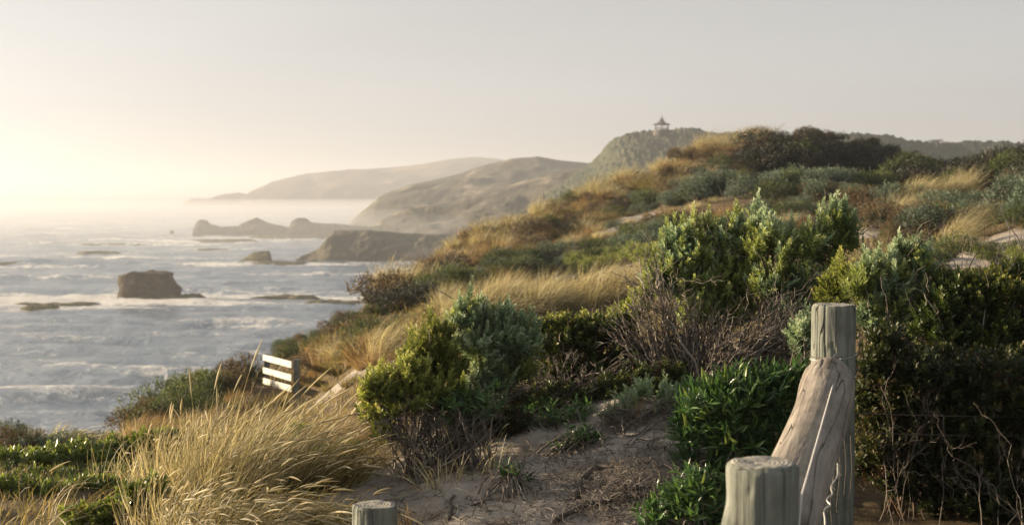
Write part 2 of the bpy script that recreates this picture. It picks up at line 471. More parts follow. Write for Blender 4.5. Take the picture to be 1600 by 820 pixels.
# ------------------------------------------------------------------ far hills and headlands
def hill_mat(name, lo, hi, pale, scale):
    return plain_mat(name, [(.30, lo), (.47, hi), (.56, hi), (.66, pale)], scale=scale, rough=.95, bump=1.0, detail=8, bscale=scale * 4, bdist=1.2, coord='Object')

def ridge(name, mat, pts, yc, yf, zfoot, nu=260, nv=60, rough=1.5, cliff=.5, yb=None, seed=0, nscale=None, bumps=0.0, **props):
    """a hill whose crest is seen along pts (photo pixels), yc metres ahead; its front foot lies yf metres ahead"""
    pts = np.array(pts, float)
    if np.isscalar(yc): yc = np.full(len(pts), float(yc))
    if np.isscalar(yf): yf = np.full(len(pts), float(yf))
    s = np.linspace(pts[0, 0], pts[-1, 0], nu)
    ycr = np.interp(s, pts[:, 0], yc); yfr = np.interp(s, pts[:, 0], yf)
    py = np.interp(s, pts[:, 0], pts[:, 1])
    zcr = np.array([elev(b, d) for b, d in zip(py, ycr)])
    ybk = ycr + (ycr - yfr) * .8 if yb is None else np.full(nu, float(yb))
    v = np.linspace(0, 1.5, nv)[:, None]
    front = np.clip(v, 0, 1); back = np.clip((v - 1) / .5, 0, 1)
    Y = yfr + (ycr - yfr) * front + (ybk - ycr) * back
    prof = front ** cliff * (1 - back ** 1.6)
    Z = zfoot + (zcr - zfoot) * prof
    X = (s[None] - 800) / F * ycr[None] * (1 + 0 * Y) 
    X = (s[None] - 800) / F * (ycr[None] * .6 + Y * .4)
    ns = nscale or rough * 6
    e = np.minimum(1, np.minimum(front * 6, (1 - back) * 6))
    top = 1 - .82 * np.exp(-((v - 1) / .16) ** 2)
    Z = Z + fbm(X / ns, Y / ns, 5, seed) * rough * e * top
    if bumps:
        Z = Z + bumps * smooth(.42, .9, vnoise(X / (bumps * 1.5), Y / (bumps * 1.5), seed + 5)) * e + .4 * bumps * fbm(X / bumps / .8, Y / bumps / .8, 3, seed + 8) * e
    Yj = Y + fbm(X / ns, Z / ns * 1.5, 4, seed + 3) * rough * 1.2 * e
    g = Geo(); g.add(np.stack([X, Yj, Z], -1).reshape(-1, 3), gridfaces(nv, nu), np.zeros(nu * nv), 0, True)
    return link(name, g.mesh(name, mat), **props)

def build_hills():
    far = hill_mat("far_headland_scrub", (.045, .036, .02), (.08, .06, .032), (.2, .145, .09), .02)
    mid = hill_mat("headland_scrub", (.035, .034, .022), (.07, .064, .042), (.24, .20, .15), .045)
    near = hill_mat("hill_scrub", (.022, .03, .016), (.05, .058, .03), (.10, .09, .055), .09)
    K = dict(kind='structure')
    ridge("far_headland", far, [(310, 318), (318, 311), (345, 304.5), (375, 302), (393, 305), (402, 297), (430, 282), (480, 270), (540, 266), (610, 262), (660, 257), (700, 249),
          (740, 245), (780, 248), (830, 262), (900, 275), (1000, 285)], 2500, 2250, -3, rough=8, cliff=.55, seed=1, nscale=90, **K, label='farthest hazy headland tapering into the sea')
    ridge("headland", mid, [(545, 366), (552, 352), (566, 337), (585, 321), (600, 305), (640, 290), (700, 275), (760, 258), (800, 249), (840, 245), (880, 250), (930, 256), (1000, 262), (1100, 270)],
          1000, 830, -3, rough=5, cliff=.6, seed=2, nscale=40, **K, label='middle grey hazy headland with a rounded scrubby crest')
    ridge("headland", mid, [(545, 384), (556, 372), (575, 358), (600, 344), (640, 328), (700, 318), (740, 306), (780, 293), (830, 280), (880, 268), (940, 258), (1040, 255)],
          700, 560, -3, rough=4, cliff=.55, seed=3, nscale=26, **K, label='nearer headland slope with pale eroded cliff faces')
    ridge("cliff", mid, [(452, 414), (462, 405), (482, 398), (500, 386), (512, 369), (522, 360), (560, 360), (600, 362), (640, 364), (700, 366), (800, 366)],
          468, 448, -3, rough=1.6, cliff=.35, seed=4, nscale=9, **K, label='dark low sea cliff at the foot of the headlands')
    ridge("hill", near, [(850, 300), (880, 285), (905, 268), (922, 255), (938, 239), (948, 227), (962, 216), (980, 209), (1010, 205), (1040, 203.5), (1060, 201), (1082, 199), (1098, 205), (1120, 208),
          (1170, 208), (1230, 214), (1300, 222), (1400, 232)], 600, 470, 3, rough=.9, cliff=.6, seed=5, nscale=16, bumps=.7, nu=420, nv=90, **K, label='dark scrubby hill carrying the lookout pavilion')
    ridge("hill", near, [(1230, 216), (1290, 215), (1310, 210), (1335, 209), (1380, 211), (1405, 217), (1425, 222), (1480, 223), (1520, 222), (1560, 221), (1600, 226), (1750, 222), (2000, 215), (2400, 210)],
          480, 400, 6, rough=.9, cliff=.6, seed=6, nscale=14, bumps=.7, nu=420, nv=70, **K, label='distant wooded rise behind the right hand dunes')

# ------------------------------------------------------------------ timber posts, log rail, cord and wire
def wood_mat(name, stops, grain=26.0, rough=.8, warm=None, crack=(11.0, .06, .007)):
    """weathered timber, grain along local Z"""
    m, nt, out = newmat(name)
    tc = nt.nodes.new("ShaderNodeTexCoord"); mp = nt.nodes.new("ShaderNodeMapping")
    mp.inputs["Scale"].default_value = (1, 1, .07)
    nt.links.new(tc.outputs["Object"], mp.inputs[0])
    nz = node(nt, "ShaderNodeTexNoise"); nz.inputs["Scale"].default_value = grain; nz.inputs["Detail"].default_value = 8; nz.inputs["Roughness"].default_value = .7
    nt.links.new(mp.outputs[0], nz.inputs["Vector"])
    n2 = node(nt, "ShaderNodeTexNoise"); n2.inputs["Scale"].default_value = 5; n2.inputs["Detail"].default_value = 5; n2.inputs["Roughness"].default_value = .65
    nt.links.new(tc.outputs["Object"], n2.inputs["Vector"])
    c1 = ramp(nt, nz.outputs[0], stops)
    mx = node(nt, "ShaderNodeMix", data_type='RGBA', blend_type='MULTIPLY'); mx.inputs[0].default_value = .8
    nt.links.new(c1, mx.inputs[6]); nt.links.new(ramp(nt, n2.outputs[0], [(.3, (.55, .52, .5)), (.55, (1, 1, 1)), (.75, (1.0, 1.0, .95))]), mx.inputs[7])
    p = node(nt, "ShaderNodeBsdfPrincipled"); p.inputs["Roughness"].default_value = rough; p.inputs["Specular IOR Level"].default_value = .2
    # drying checks: thin dark splits along the grain
    mp3 = nt.nodes.new("ShaderNodeMapping"); mp3.inputs["Scale"].default_value = (1, 1, crack[1])
    nt.links.new(tc.outputs["Object"], mp3.inputs[0])
    n3 = node(nt, "ShaderNodeTexNoise"); n3.inputs["Scale"].default_value = crack[0]; n3.inputs["Detail"].default_value = 2; n3.inputs["Distortion"].default_value = .1
    nt.links.new(mp3.outputs[0], n3.inputs["Vector"])
    s1 = node(nt, "ShaderNodeMath", operation='SUBTRACT'); s1.inputs[1].default_value = .5; nt.links.new(n3.outputs[0], s1.inputs[0])
    s2 = node(nt, "ShaderNodeMath", operation='ABSOLUTE'); nt.links.new(s1.outputs[0], s2.inputs[0])
    cr = node(nt, "ShaderNodeMapRange"); cr.inputs[1].default_value = 0; cr.inputs[2].default_value = crack[2]
    nt.links.new(s2.outputs[0], cr.inputs[0])
    mc = node(nt, "ShaderNodeMix", data_type='RGBA', blend_type='MULTIPLY'); mc.inputs[0].default_value = 1
    nt.links.new(mx.outputs[2], mc.inputs[6]); nt.links.new(ramp(nt, cr.outputs[0], [(0, (.34, .30, .27)), (.9, (1, 1, 1))]), mc.inputs[7])
    nt.links.new(mc.outputs[2], p.inputs["Base Color"])
    b = node(nt, "ShaderNodeBump"); b.inputs["Strength"].default_value = .9; b.inputs["Distance"].default_value = .008
    nt.links.new(nz.outputs[0], b.inputs["Height"])
    b2 = node(nt, "ShaderNodeBump"); b2.inputs["Strength"].default_value = .9; b2.inputs["Distance"].default_value = .01
    nt.links.new(cr.outputs[0], b2.inputs["Height"]); nt.links.new(b.outputs[0], b2.inputs["Normal"])
    nt.links.new(b2.outputs[0], p.inputs["Normal"])
    nt.links.new(p.outputs[0], out.inputs[0])
    return m

def post_mesh(name, mats, r, h, seed, taper=.0, cracks=6, knots=(), rim=.005, nseg=120, nz_=90, notch=None):
    """round timber post standing on z=0, split along the grain; slot 0 the side, slot 1 the sawn top"""
    a = np.linspace(0, 2 * math.pi, nseg, endpoint=False)[None]; z = np.linspace(0, 1, nz_)[:, None] ** .8 * h
    ca, sa = np.cos(a), np.sin(a)
    rr = r * (1 + taper * (1 - z / h)) * (1 + .018 * fbm(ca * 2 + 9, sa * 2 + z * .5 + seed * 7, 3, seed))
    rr = rr + .0018 * fbm(a * 14 + 0 * z, z * 1.3 + 0 * a, 3, seed + 2) + .002 * fbm(ca * 3 + z * 4, sa * 3 + z * 7, 3, seed + 5)
    rs = np.random.default_rng(seed)
    for i in range(cracks):
        a0 = rs.uniform(0, 2 * math.pi); w = rs.uniform(.012, .03); dep = rs.uniform(.006, .016)
        zt = h * (1 if rs.random() < .75 else rs.uniform(.6, .9)); zb = zt - rs.uniform(.15, .6)
        ac = a0 + .05 * fbm(z * 3 + i, z * 0, 2, seed + i)
        da = np.abs((a - ac + math.pi) % (2 * math.pi) - math.pi)
        rr = rr - dep * np.exp(-(da / w) ** 2) * smooth(zb, zb + .12, z) * (1 - smooth(zt - .001, zt + .02, z))
    for (ka, kz, kr, amp) in knots:
        da = ((a - ka + math.pi) % (2 * math.pi) - math.pi) * r
        rr = rr + amp * np.exp(-((da / kr) ** 2 + ((z - kz) / (kr * 1.5)) ** 2))
    rr = rr - rim * smooth(h - .014, h, z) ** 2
    ztop = z + smooth(h - .15, h, z) * .006 * fbm(ca * 1.5, sa * 1.5, 2, seed + 9)
    V = np.stack([rr * ca, rr * sa, ztop + 0 * a], -1)
    g = Geo(); g.add(V.reshape(-1, 3), gridfaces(nz_, nseg, True), np.zeros(V.shape[0] * V.shape[1]), 0, True)
    rings = [V[-1]]
    for f in (.93, .8, .6, .4, .2, .04):
        ring = V[-1].copy(); ring[:, :2] *= f
        ring[:, 2] = h + .002 + .003 * fbm(ring[:, 0] * 30, ring[:, 1] * 30, 3, seed + 4) - .004 * (f < .5)
        rings.append(ring)
    T = np.array(rings)
    g.add(T.reshape(-1, 3), gridfaces(len(rings), nseg, True), np.zeros(len(rings) * nseg), 1, True)
    n = len(rings) * nseg
    g.add(T[-1], np.arange(nseg)[None], np.zeros(nseg), 1, True)
    return g.mesh(name, mats)

def end_grain_mat(name, c0, c1):
    m, nt, out = newmat(name)
    tc = nt.nodes.new("ShaderNodeTexCoord")
    w = node(nt, "ShaderNodeTexWave", wave_type='RINGS', rings_direction='Z'); w.inputs["Scale"].default_value = 26; w.inputs["Distortion"].default_value = 4; w.inputs["Detail"].default_value = 3
    nt.links.new(tc.outputs["Object"], w.inputs["Vector"])
    p = node(nt, "ShaderNodeBsdfPrincipled"); p.inputs["Roughness"].default_value = .85; p.inputs["Specular IOR Level"].default_value = .2
    nt.links.new(ramp(nt, w.outputs[0], [(.2, c0), (.8, c1)]), p.inputs["Base Color"])
    b = node(nt, "ShaderNodeBump"); b.inputs["Strength"].default_value = .5; b.inputs["Distance"].default_value = .003
    nt.links.new(w.outputs[0], b.inputs["Height"]); nt.links.new(b.outputs[0], p.inputs["Normal"])
    nt.links.new(p.outputs[0], out.inputs[0])
    return m

def metal_mat(name, col, rough=.5, metallic=.6):
    m, nt, out = newmat(name)
    p = node(nt, "ShaderNodeBsdfPrincipled"); p.inputs["Base Color"].default_value = (*col, 1); p.inputs["Roughness"].default_value = rough; p.inputs["Metallic"].default_value = metallic
    nt.links.new(p.outputs[0], out.inputs[0]); return m

def curve_tube(name, P, rad, mat, sides=6, parent=None, **props):
    P = np.asarray(P, float); g = Geo()
    r = np.broadcast_to(np.asarray(rad, float), (len(P),))
    o = P[0].copy()
    tubes(g, (P - (o if parent is None else 0))[None], r[None], sides)
    return link(name, g.mesh(name, mat), parent, None if parent is not None else tuple(o), **props)

def build_fence_timber():
    side = wood_mat("weathered_post", [(.25, (.042, .046, .04)), (.42, (.12, .132, .113)), (.58, (.195, .21, .18)), (.8, (.28, .295, .255))], 34)
    top = end_grain_mat("sawn_post_top", (.22, .21, .18), (.40, .38, .33))
    logm = wood_mat("driftwood_log", [(.28, (.065, .056, .047)), (.42, (.18, .16, .138)), (.6, (.275, .25, .215)), (.8, (.37, .34, .295))], 24, .8, crack=(13, .045, .009))
    wire = metal_mat("galvanised_wire", (.52, .52, .50), .5, .5)
    rust = metal_mat("old_fence_wire", (.10, .085, .075), .7, .4)
    cordm = metal_mat("pale_cord", (.62, .60, .56), .8, 0.0)

    def post(px, ytop, Y, r, label, seed, **kw):
        p = at(px, ytop, Y); z0 = float(terr(p[0], p[1])) - .35
        h = p[2] - z0
        t = thing("timber_post", label, "fence post", (p[0], p[1], z0), "round timber posts by the sand path")
        me = post_mesh("timber_post_wood", [side, top], r, h, seed, **{k: ([(a, h - z, kr, am) for (a, z, kr, am) in v] if k == 'knots' else v) for k, v in kw.items()})
        link("post_wood", me, t)
        return t, p, z0
    t1, p1, z1 = post(1302.5, 476, 6.5, .0985, 'tall grey timber post with a wire tied round it where the log meets it', 3, cracks=9, knots=((4.3, .19, .012, -.006), (4.55, .2, .010, -.007), (4.45, .18, .009, -.005)))
    t2, p2, z2 = post(1191, 722, 3.85, .098, 'stout grey timber post nearest the camera with a chipped left side', 8, cracks=5, rim=.012, knots=((3.35, .17, .03, .014), (3.2, .10, .03, -.008), (4.2, .06, .008, -.006), (3.05, .25, .05, .006)))
    t3, p3, z3 = post(586, 788, 5.0, .079, 'short cracked timber post by itself across the sand path', 21, cracks=14, rim=.006)

    # ring of wire tied round the tall post, its part
    a = np.linspace(0, 2 * math.pi, 49)
    for k, (dz, tilt) in enumerate(((-.232, .02), (-.238, .05))):
        P = np.stack([np.cos(a) * .1035, np.sin(a) * .1035, (p1[2] - z1) + dz + tilt * np.cos(a) * .25], -1)
        curve_tube("wire_tie", P, .0022, wire if k else rust, 5, t1)
    # log rail: far end against the tall post, near end behind the near post
    A = np.array([1.435, 6.40, CAMZ - .845]); B = np.array([.75, 3.95, CAMZ - .985])
    ax = B - A; Lg = np.linalg.norm(ax); q = Vector(ax).to_track_quat('Z', 'Y')
    nseg, nz_ = 140, 170
    an = np.linspace(0, 2 * math.pi, nseg, endpoint=False)[None]; t = np.linspace(0, 1, nz_)[:, None]
    zz = t * Lg; ca, sa = np.cos(an), np.sin(an)
    rr = .109 - .001 * t + .008 * np.exp(-((t - .12) / .12) ** 2) - .012 * np.exp(-((t - .02) / .03) ** 2)
    rr = rr * (1 + .018 * fbm(ca * 1.2 + zz * 1.1, sa * 1.2 + zz * .8, 3, 5))
    rr = rr + .0010 * fbm(an * 9 + 1.2 * zz, zz * 1.8, 4, 15) + .0006 * fbm(ca * 4 + zz * 5, sa * 4 + zz * 6, 3, 16)
    rs = np.random.default_rng(12)
    for i in range(14):
        a0 = rs.uniform(0, 2 * math.pi); w = rs.uniform(.02, .035); dep = rs.uniform(.002, .005); zc_ = rs.uniform(0, Lg); ln = rs.uniform(.12, .5)
        ac = a0 + .9 * (zz - zc_) * rs.uniform(-.3, .6) + .12 * fbm(zz * 4 + i, zz * 0, 2, i)
        da = np.abs((an - ac + math.pi) % (2 * math.pi) - math.pi)
        rr = rr - dep * np.exp(-(da / w) ** 2) * np.exp(-((zz - zc_) / ln) ** 4)
    for i in range(9):
        a0 = rs.uniform(0, 2 * math.pi); z0 = rs.uniform(.1, Lg - .1); kr = rs.uniform(.012, .03)
        da = ((an - a0 + math.pi) % (2 * math.pi) - math.pi) * .1
        d2 = (da ** 2 + ((zz - z0) / 1.6) ** 2) / kr ** 2
        rr = rr + .004 * np.exp(-d2) - .010 * np.exp(-d2 * 9)
    rr = rr * (1 - .25 * smooth(.985, 1, t) ** 2) * (1 - .12 * (1 - smooth(0, .015, t)))
    V = np.stack([rr * ca + .012 * np.sin(zz * 2.1), rr * sa + .010 * np.sin(zz * 1.7 + 1), zz + 0 * an], -1)
    g = Geo(); g.add(V.reshape(-1, 3), gridfaces(nz_, nseg, True), np.zeros(nseg * nz_), 0, True)
    for e, fl in ((V[0], True), (V[-1], False)):
        c = e.mean(0); g.add(np.concatenate([e, c[None]]), np.array([[i, (i + 1) % nseg, nseg] if not fl else [(i + 1) % nseg, i, nseg] for i in range(nseg)]), np.zeros(nseg + 1), 1)
    lg = link("log_rail", g.mesh("log_rail", [logm, top]), None, tuple(A), label='thick knotted driftwood log rail running from the tall post to the near post', category='log')
    lg.rotation_mode = 'QUATERNION'; lg.rotation_quaternion = q
    # taut pale cord from the tall post to the near post
    c0 = at(1313, 560, 6.39); c1 = at(1262, 735, 4.55); c2 = at(1252, 775, 3.9); c3 = at(1247, 835, 3.82)
    k = np.linspace(0, 1, 12)[:, None]
    line = np.concatenate([c0 + (c2 - c0) * k, c2 + (c3 - c2) * np.linspace(.2, 1, 5)[:, None]])
    curve_tube("cord", line, .0026, cordm, 8, label='taut pale cord stretched over the log between two posts', category='cord')
    kn = at(1251, 777, 3.885); g = Geo()
    # curled wire hanging down beside the log
    n = 150; s = np.linspace(0, 1, n)
    pts = np.array([at(1307, 672, 5.6), at(1304, 700, 5.5), at(1309, 725, 5.4), at(1303, 750, 5.2), at(1297, 775, 5.0), at(1290, 800, 4.9), at(1284, 850, 4.8)])
    base = np.stack([np.interp(s, np.linspace(0, 1, 7), pts[:, i]) for i in range(3)], -1)
    tw = s * 2 * math.pi * 5 + 2.5 * np.sin(s * 9)
    amp = .0065 * (1 + .4 * np.sin(s * 19)) * smooth(0, .1, s)
    base[:, 0] += amp * np.cos(tw); base[:, 1] += amp * np.sin(tw)
    w = curve_tube("loose_wire", base, .0030, wire, 6, label='curly loose galvanised wire dangling beside the log', category='wire')
    base2 = base.copy(); base2[:, 0] += .016 * np.sin(s * 31 + 1); base2[:, 1] += .01; base2[:, 2] += .012 * np.cos(s * 23)
    curve_tube("wire_strand", base2 - base[0], .0011, rust, 5, w)
    # fence wires leaving the tall post to the right, and mesh below
    names = ('upper thin rusty fence wire leading right from the tall post', 'lower thin rusty fence wire leading right from the tall post')
    for (ya, yb, sag), nm in zip(((644, 646, .015), (674, 672, .02)), names):
        a0 = at(1270, ya + 3, 6.38); a1 = at(1300, ya, 6.385); b1 = at(1860, yb + 2, 6.9)
        k = np.linspace(0, 1, 24)
        P = a1 + (b1 - a1) * k[:, None]; P[:, 2] -= sag * np.sin(k * math.pi)
        P = np.concatenate([at(1334, ya, 6.42)[None], P[k > .07]]) if True else P
        curve_tube("fence_wire", P, .0021, rust, 5, label=nm, category='wire', group='rusty fence wires')
    # wire netting sagging against the post
    nt_ = thing("wire_netting", 'sagging scrap of wire netting tied to the foot of the tall post', 'netting', tuple(at(1318, 760, 6.3)))
    o = np.array(nt_.location)
    for i in range(6):
        y0 = 690 + i * 26
        P = np.array([at(1298 + 3 * math.sin(i), y0, 6.2), at(1308, y0 + 8, 6.27), at(1318, y0 + 5 + 3 * math.cos(i * 2), 6.33), at(1333, y0 - 6, 6.41)]) - o
        curve_tube("wire_strand", P, .0014, rust, 4, nt_)
    for i in range(4):
        P = np.array([at(1299 + i * 10, 680, 6.22 + i * .05), at(1304 + i * 9, 730, 6.2 + i * .05), at(1297 + i * 10, 790, 6.2 + i * .05), at(1303 + i * 9, 850, 6.2 + i * .05)]) - o
        curve_tube("wire_strand", P, .0014, rust, 4, nt_)

def box_geo(g, c, s, R=None, mat=0, bev=0.0, rnd=None):
    c = np.asarray(c, float); s = np.asarray(s, float) / 2
    V = np.array([[x, y, z] for x in (-1, 1) for y in (-1, 1) for z in (-1, 1)], float) * s
    if R is not None: V = V @ np.asarray(R, float).T
    f = np.array([[0, 1, 3, 2], [4, 6, 7, 5], [0, 4, 5, 1], [2, 3, 7, 6], [0, 2, 6, 4], [1, 5, 7, 3]])
    g.add(V + c, f, np.full(8, rng.random() if rnd is None else rnd), mat)

def build_white_rail():
    white = plain_mat("white_paint", [(.3, (.24, .225, .19)), (.45, (.43, .41, .36)), (.6, (.52, .50, .45))], 9, .6, .2)
    grey = wood_mat("grey_rail_post", [(.3, (.10, .11, .10)), (.6, (.20, .22, .20)), (.8, (.27, .29, .26))], 20)
    Yf, Yn = 25.6, 23.1                      # it runs away from the path, so its seaward face looks into the sun
    P0 = at(412, 556, Yf); P1 = at(456, 568, Yn)
    t = thing("white_board_rail", 'short white painted three board rail standing in the grass above the sea', 'railing', (P0[0], P0[1], float(terr(P0[0], P0[1]))))
    o = np.array(t.location)
    for (ya, yb) in ((558, 570.5), (578, 591), (594.5, 608)):
        a = at(412, ya, Yf) - o; b = at(456, yb - .8, Yn) - o
        d = unit(b - a); n = unit(np.cross(d, [0, 0, 1])); up = np.cross(n, d)
        R = np.stack([d, n, up], 1)
        g = Geo(); box_geo(g, (a + b) / 2, (np.linalg.norm(b - a), .03, .108), R)
        ob = link("board", g.mesh("board", white), t)
        bv = ob.modifiers.new("edge", 'BEVEL'); bv.width = .006; bv.segments = 1
    for (xa, yt, dY, w) in ((458, 561, 0, .09), (412, 553, 2.5, .09)):
        p = at(xa, yt, Yn + dY) - o; p[0] += .06
        g = Geo(); hh = p[2] - float(terr(p[0] + o[0], p[1] + o[1])) + o[2] + .3; box_geo(g, (0, 0, 0), (w, w, hh))
        ob = link("post", g.mesh("rail_post", grey), t, (p[0], p[1], p[2] - hh / 2))

def build_weathered_logs():
    m = wood_mat("grey_log", [(.3, (.14, .15, .15)), (.6, (.27, .29, .29)), (.8, (.36, .37, .36))], 14)
    for (xa, ya, xb, yb, dpt, r, lab) in ((722, 470, 762, 461, 28, .065, 'grey weathered log lying in dry grass above the silvery bush'), (868, 438, 905, 432, 37, .085, 'pale grey log half hidden behind the golden grass belt')):
        h = hit((xa + xb) / 2, (ya + yb) / 2 + 4, 12)
        Yh = h[1] if h is not None else dpt
        a = at(xa, ya, Yh - .3); b = at(xb, yb, Yh + .3)
        k = np.linspace(0, 1, 10)[:, None]
        P = a + (b - a) * k; P[:, 2] += .02 * np.sin(k[:, 0] * 5)
        curve_tube("weathered_log", P, r * (1 - .2 * k[:, 0]) * np.array([.05] + [1] * 8 + [.05]), m, 10, label=lab, category='log')

# ------------------------------------------------------------------ sea rocks
def rock_mat(name, a, b, c, s=.5):
    return plain_mat(name, [(.3, a), (.5, b), (.72, c)], s, .95, 1.0, 8, bscale=s * 3, bdist=.4)

def build_stack(mat):
    Y = 22 * F / (467 - 300.0)
    c = at(231, 467, Y); s = Y / F
    t = [0, .14, .2, .3, .45, .62, .78, .92, 1.0]
    L = np.interp(np.linspace(0, 1, 48), t, [176, 181, 185, 188, 189, 187.5, 188, 190, 196])
    R = np.interp(np.linspace(0, 1, 48), t, [296, 284, 281, 282, 283, 277, 270, 268, 267])
    nseg = 90; k = np.linspace(0, 1, 48)[:, None]
    a = np.linspace(0, 2 * math.pi, nseg, endpoint=False)[None]
    cx = ((L + R) / 2 - 231)[:, None] * s; hw = ((R - L) / 2)[:, None] * s
    ca, sa = np.cos(a), np.sin(a)
    sq = (np.abs(ca) ** 3 + np.abs(sa) ** 3) ** (-1 / 3)
    z = k * (44 * s + .5) - .8
    rn = 1 + .07 * fbm(ca * 2.5 + 5, sa * 2.5 + z * .5, 5, 31) + .05 * fbm(z * 1.7 + 0 * a, a * .4, 4, 35) + .03 * fbm(ca * 9 + z, sa * 9 + z * 2, 3, 37)
    X = cx + hw * sq * ca * rn; Yy = 5.5 * sq * sa * rn * (hw / hw.max())
    Z = z + .25 * fbm(X * .4, Yy * .4, 3, 38) * smooth(.8, 1, k) - smooth(.9, 1, k) * .7 * smooth(-2, -7, X)
    V = np.stack([X, Yy, Z + 0 * a], -1)
    g = Geo(); g.add(V.reshape(-1, 3), gridfaces(48, nseg, True), np.zeros(48 * nseg), 0, True)
    topr = [V[-1]]
    for f in (.85, .6, .3, .03):
        q = V[-1].copy(); m_ = q[:, :2].mean(0); q[:, :2] = m_ + (q[:, :2] - m_) * f; q[:, 2] = q[:, 2].mean() * (1 - f) + q[:, 2] * f + .12 + .25 * fbm(q[:, 0] * .8, q[:, 1] * .8, 3, 40); topr.append(q)
    T = np.array(topr); g.add(T.reshape(-1, 3), gridfaces(5, nseg, True), np.zeros(5 * nseg), 0, True)
    link("sea_stack", g.mesh("sea_stack", mat), None, (c[0], c[1], 0), label='block shaped brown sea stack with undercut right side standing in the surf', category='sea rock')
    WATER_ROCKS.append((c[0], c[1], 22, .62)); WATER_ROCKS.append((c[0] - 22, c[1] - 5, 14, .6)); WATER_ROCKS.append((c[0] + 24, c[1] - 3, 14, .55))

def shelf(mat, px, py, wpx, dep, h, label, seed, foam=.5, group='low reef shelves in the surf'):
    Y = 22 * F / (py - 300.0); c = at(px, py, Y); w = wpx * Y / F / 2
    nr, nseg = 16, 70
    k = np.linspace(0, 1, nr)[:, None]; a = np.linspace(0, 2 * math.pi, nseg, endpoint=False)[None]
    rad = (1 - k) * (1 + .35 * fbm(np.cos(a) * 1.6 + seed, np.sin(a) * 1.6, 4, seed))
    X = w * rad * np.cos(a); Yy = dep * rad * np.sin(a)
    Z = -.7 + (h + .6) * smooth(0, .35, k) + .75 * h * fbm(X * .35, Yy * .6, 4, seed + 4)
    g = Geo(); g.add(np.stack([X, Yy, Z], -1).reshape(-1, 3), gridfaces(nr, nseg, True), np.zeros(nr * nseg), 0, True)
    link("reef_rock", g.mesh("reef_rock", mat), None, (c[0], c[1], 0), label=label, category='sea rock', group=group)
    if foam: WATER_ROCKS.append((c[0], c[1], w * 1.25 + 2, foam))

def build_rocks():
    brown = rock_mat("brown_rock", (.032, .023, .013), (.055, .040, .022), (.09, .068, .04))
    weed = rock_mat("weedy_reef", (.035, .032, .016), (.085, .078, .035), (.16, .14, .075), .3)
    build_stack(brown)
    R = ridge
    R("sea_rock", brown, [(304, 370), (306, 348), (312, 342.5), (322, 343), (330, 350), (345, 354), (375, 352.5), (388, 345), (400, 340), (414, 345), (424, 350), (445, 353), (452, 355), (456, 345), (466, 340), (478, 340.5),
       (488, 347), (505, 350), (530, 350), (548, 352), (575, 354)], 718, 706, -1, rough=1.3, cliff=.35, seed=31, nscale=5, label='long low jagged rock reef jutting from the headland', category='sea rock')
    R("sea_rock", weed, [(372, 409), (384, 402), (396, 394), (408, 392), (420, 391.5), (422, 396), (424, 408)], 455, 447, -.8, nu=60, nv=30, rough=.5, cliff=.4, seed=33, nscale=4, label='small wedge shaped rock in pale surf before the cliff', category='sea rock')
    for i, (px, py, w, d, h, lab, fo) in enumerate((
        (255, 467, 150, 7.0, .8, 'flat weedy reef apron round the foot of the sea stack', .5),
        (450, 467, 130, 6, .6, 'long flat reef shelf right of the sea stack', .52),
        (60, 482, 60, 3.0, .7, 'small dark reef lying left of and below the sea stack', .5),
        (155, 396, 75, 9, .7, 'brown reef shelf awash far beyond the sea stack', .3),
        (10, 413, 50, 5, .5, 'dark reef at the left edge beyond the sea stack', .3),
        (180, 382, 150, 12, .3, 'thin far reef line in the outer surf', .3),
        (95, 607, 60, 2.0, .12, 'weedy patch of reef awash in the near water', .42),
        (345, 378, 110, 14, .8, 'greenish reef flat in front of the jagged rocks', .5),
        (450, 372, 170, 16, .9, 'green weedy platform under the jagged rocks', .45),
        (440, 413, 120, 8, .6, 'pale wet reef beside the wedge shaped rock', .58),
        (330, 390, 60, 6, .3, 'thin olive reef strip in the middle surf', .35),
        (95, 476, 150, 3.5, .32, 'long low reef left of the sea stack edged with foam', .5),
        (520, 474, 110, 5, .5, 'flat reef below the slope far right of the sea stack', .5),
        (268, 366, 7, 3, 2.0, 'tiny lone rock poking from the outer surf', .3))):
        shelf(weed, px, py, w, d, h, lab, 50 + i * 3, fo)

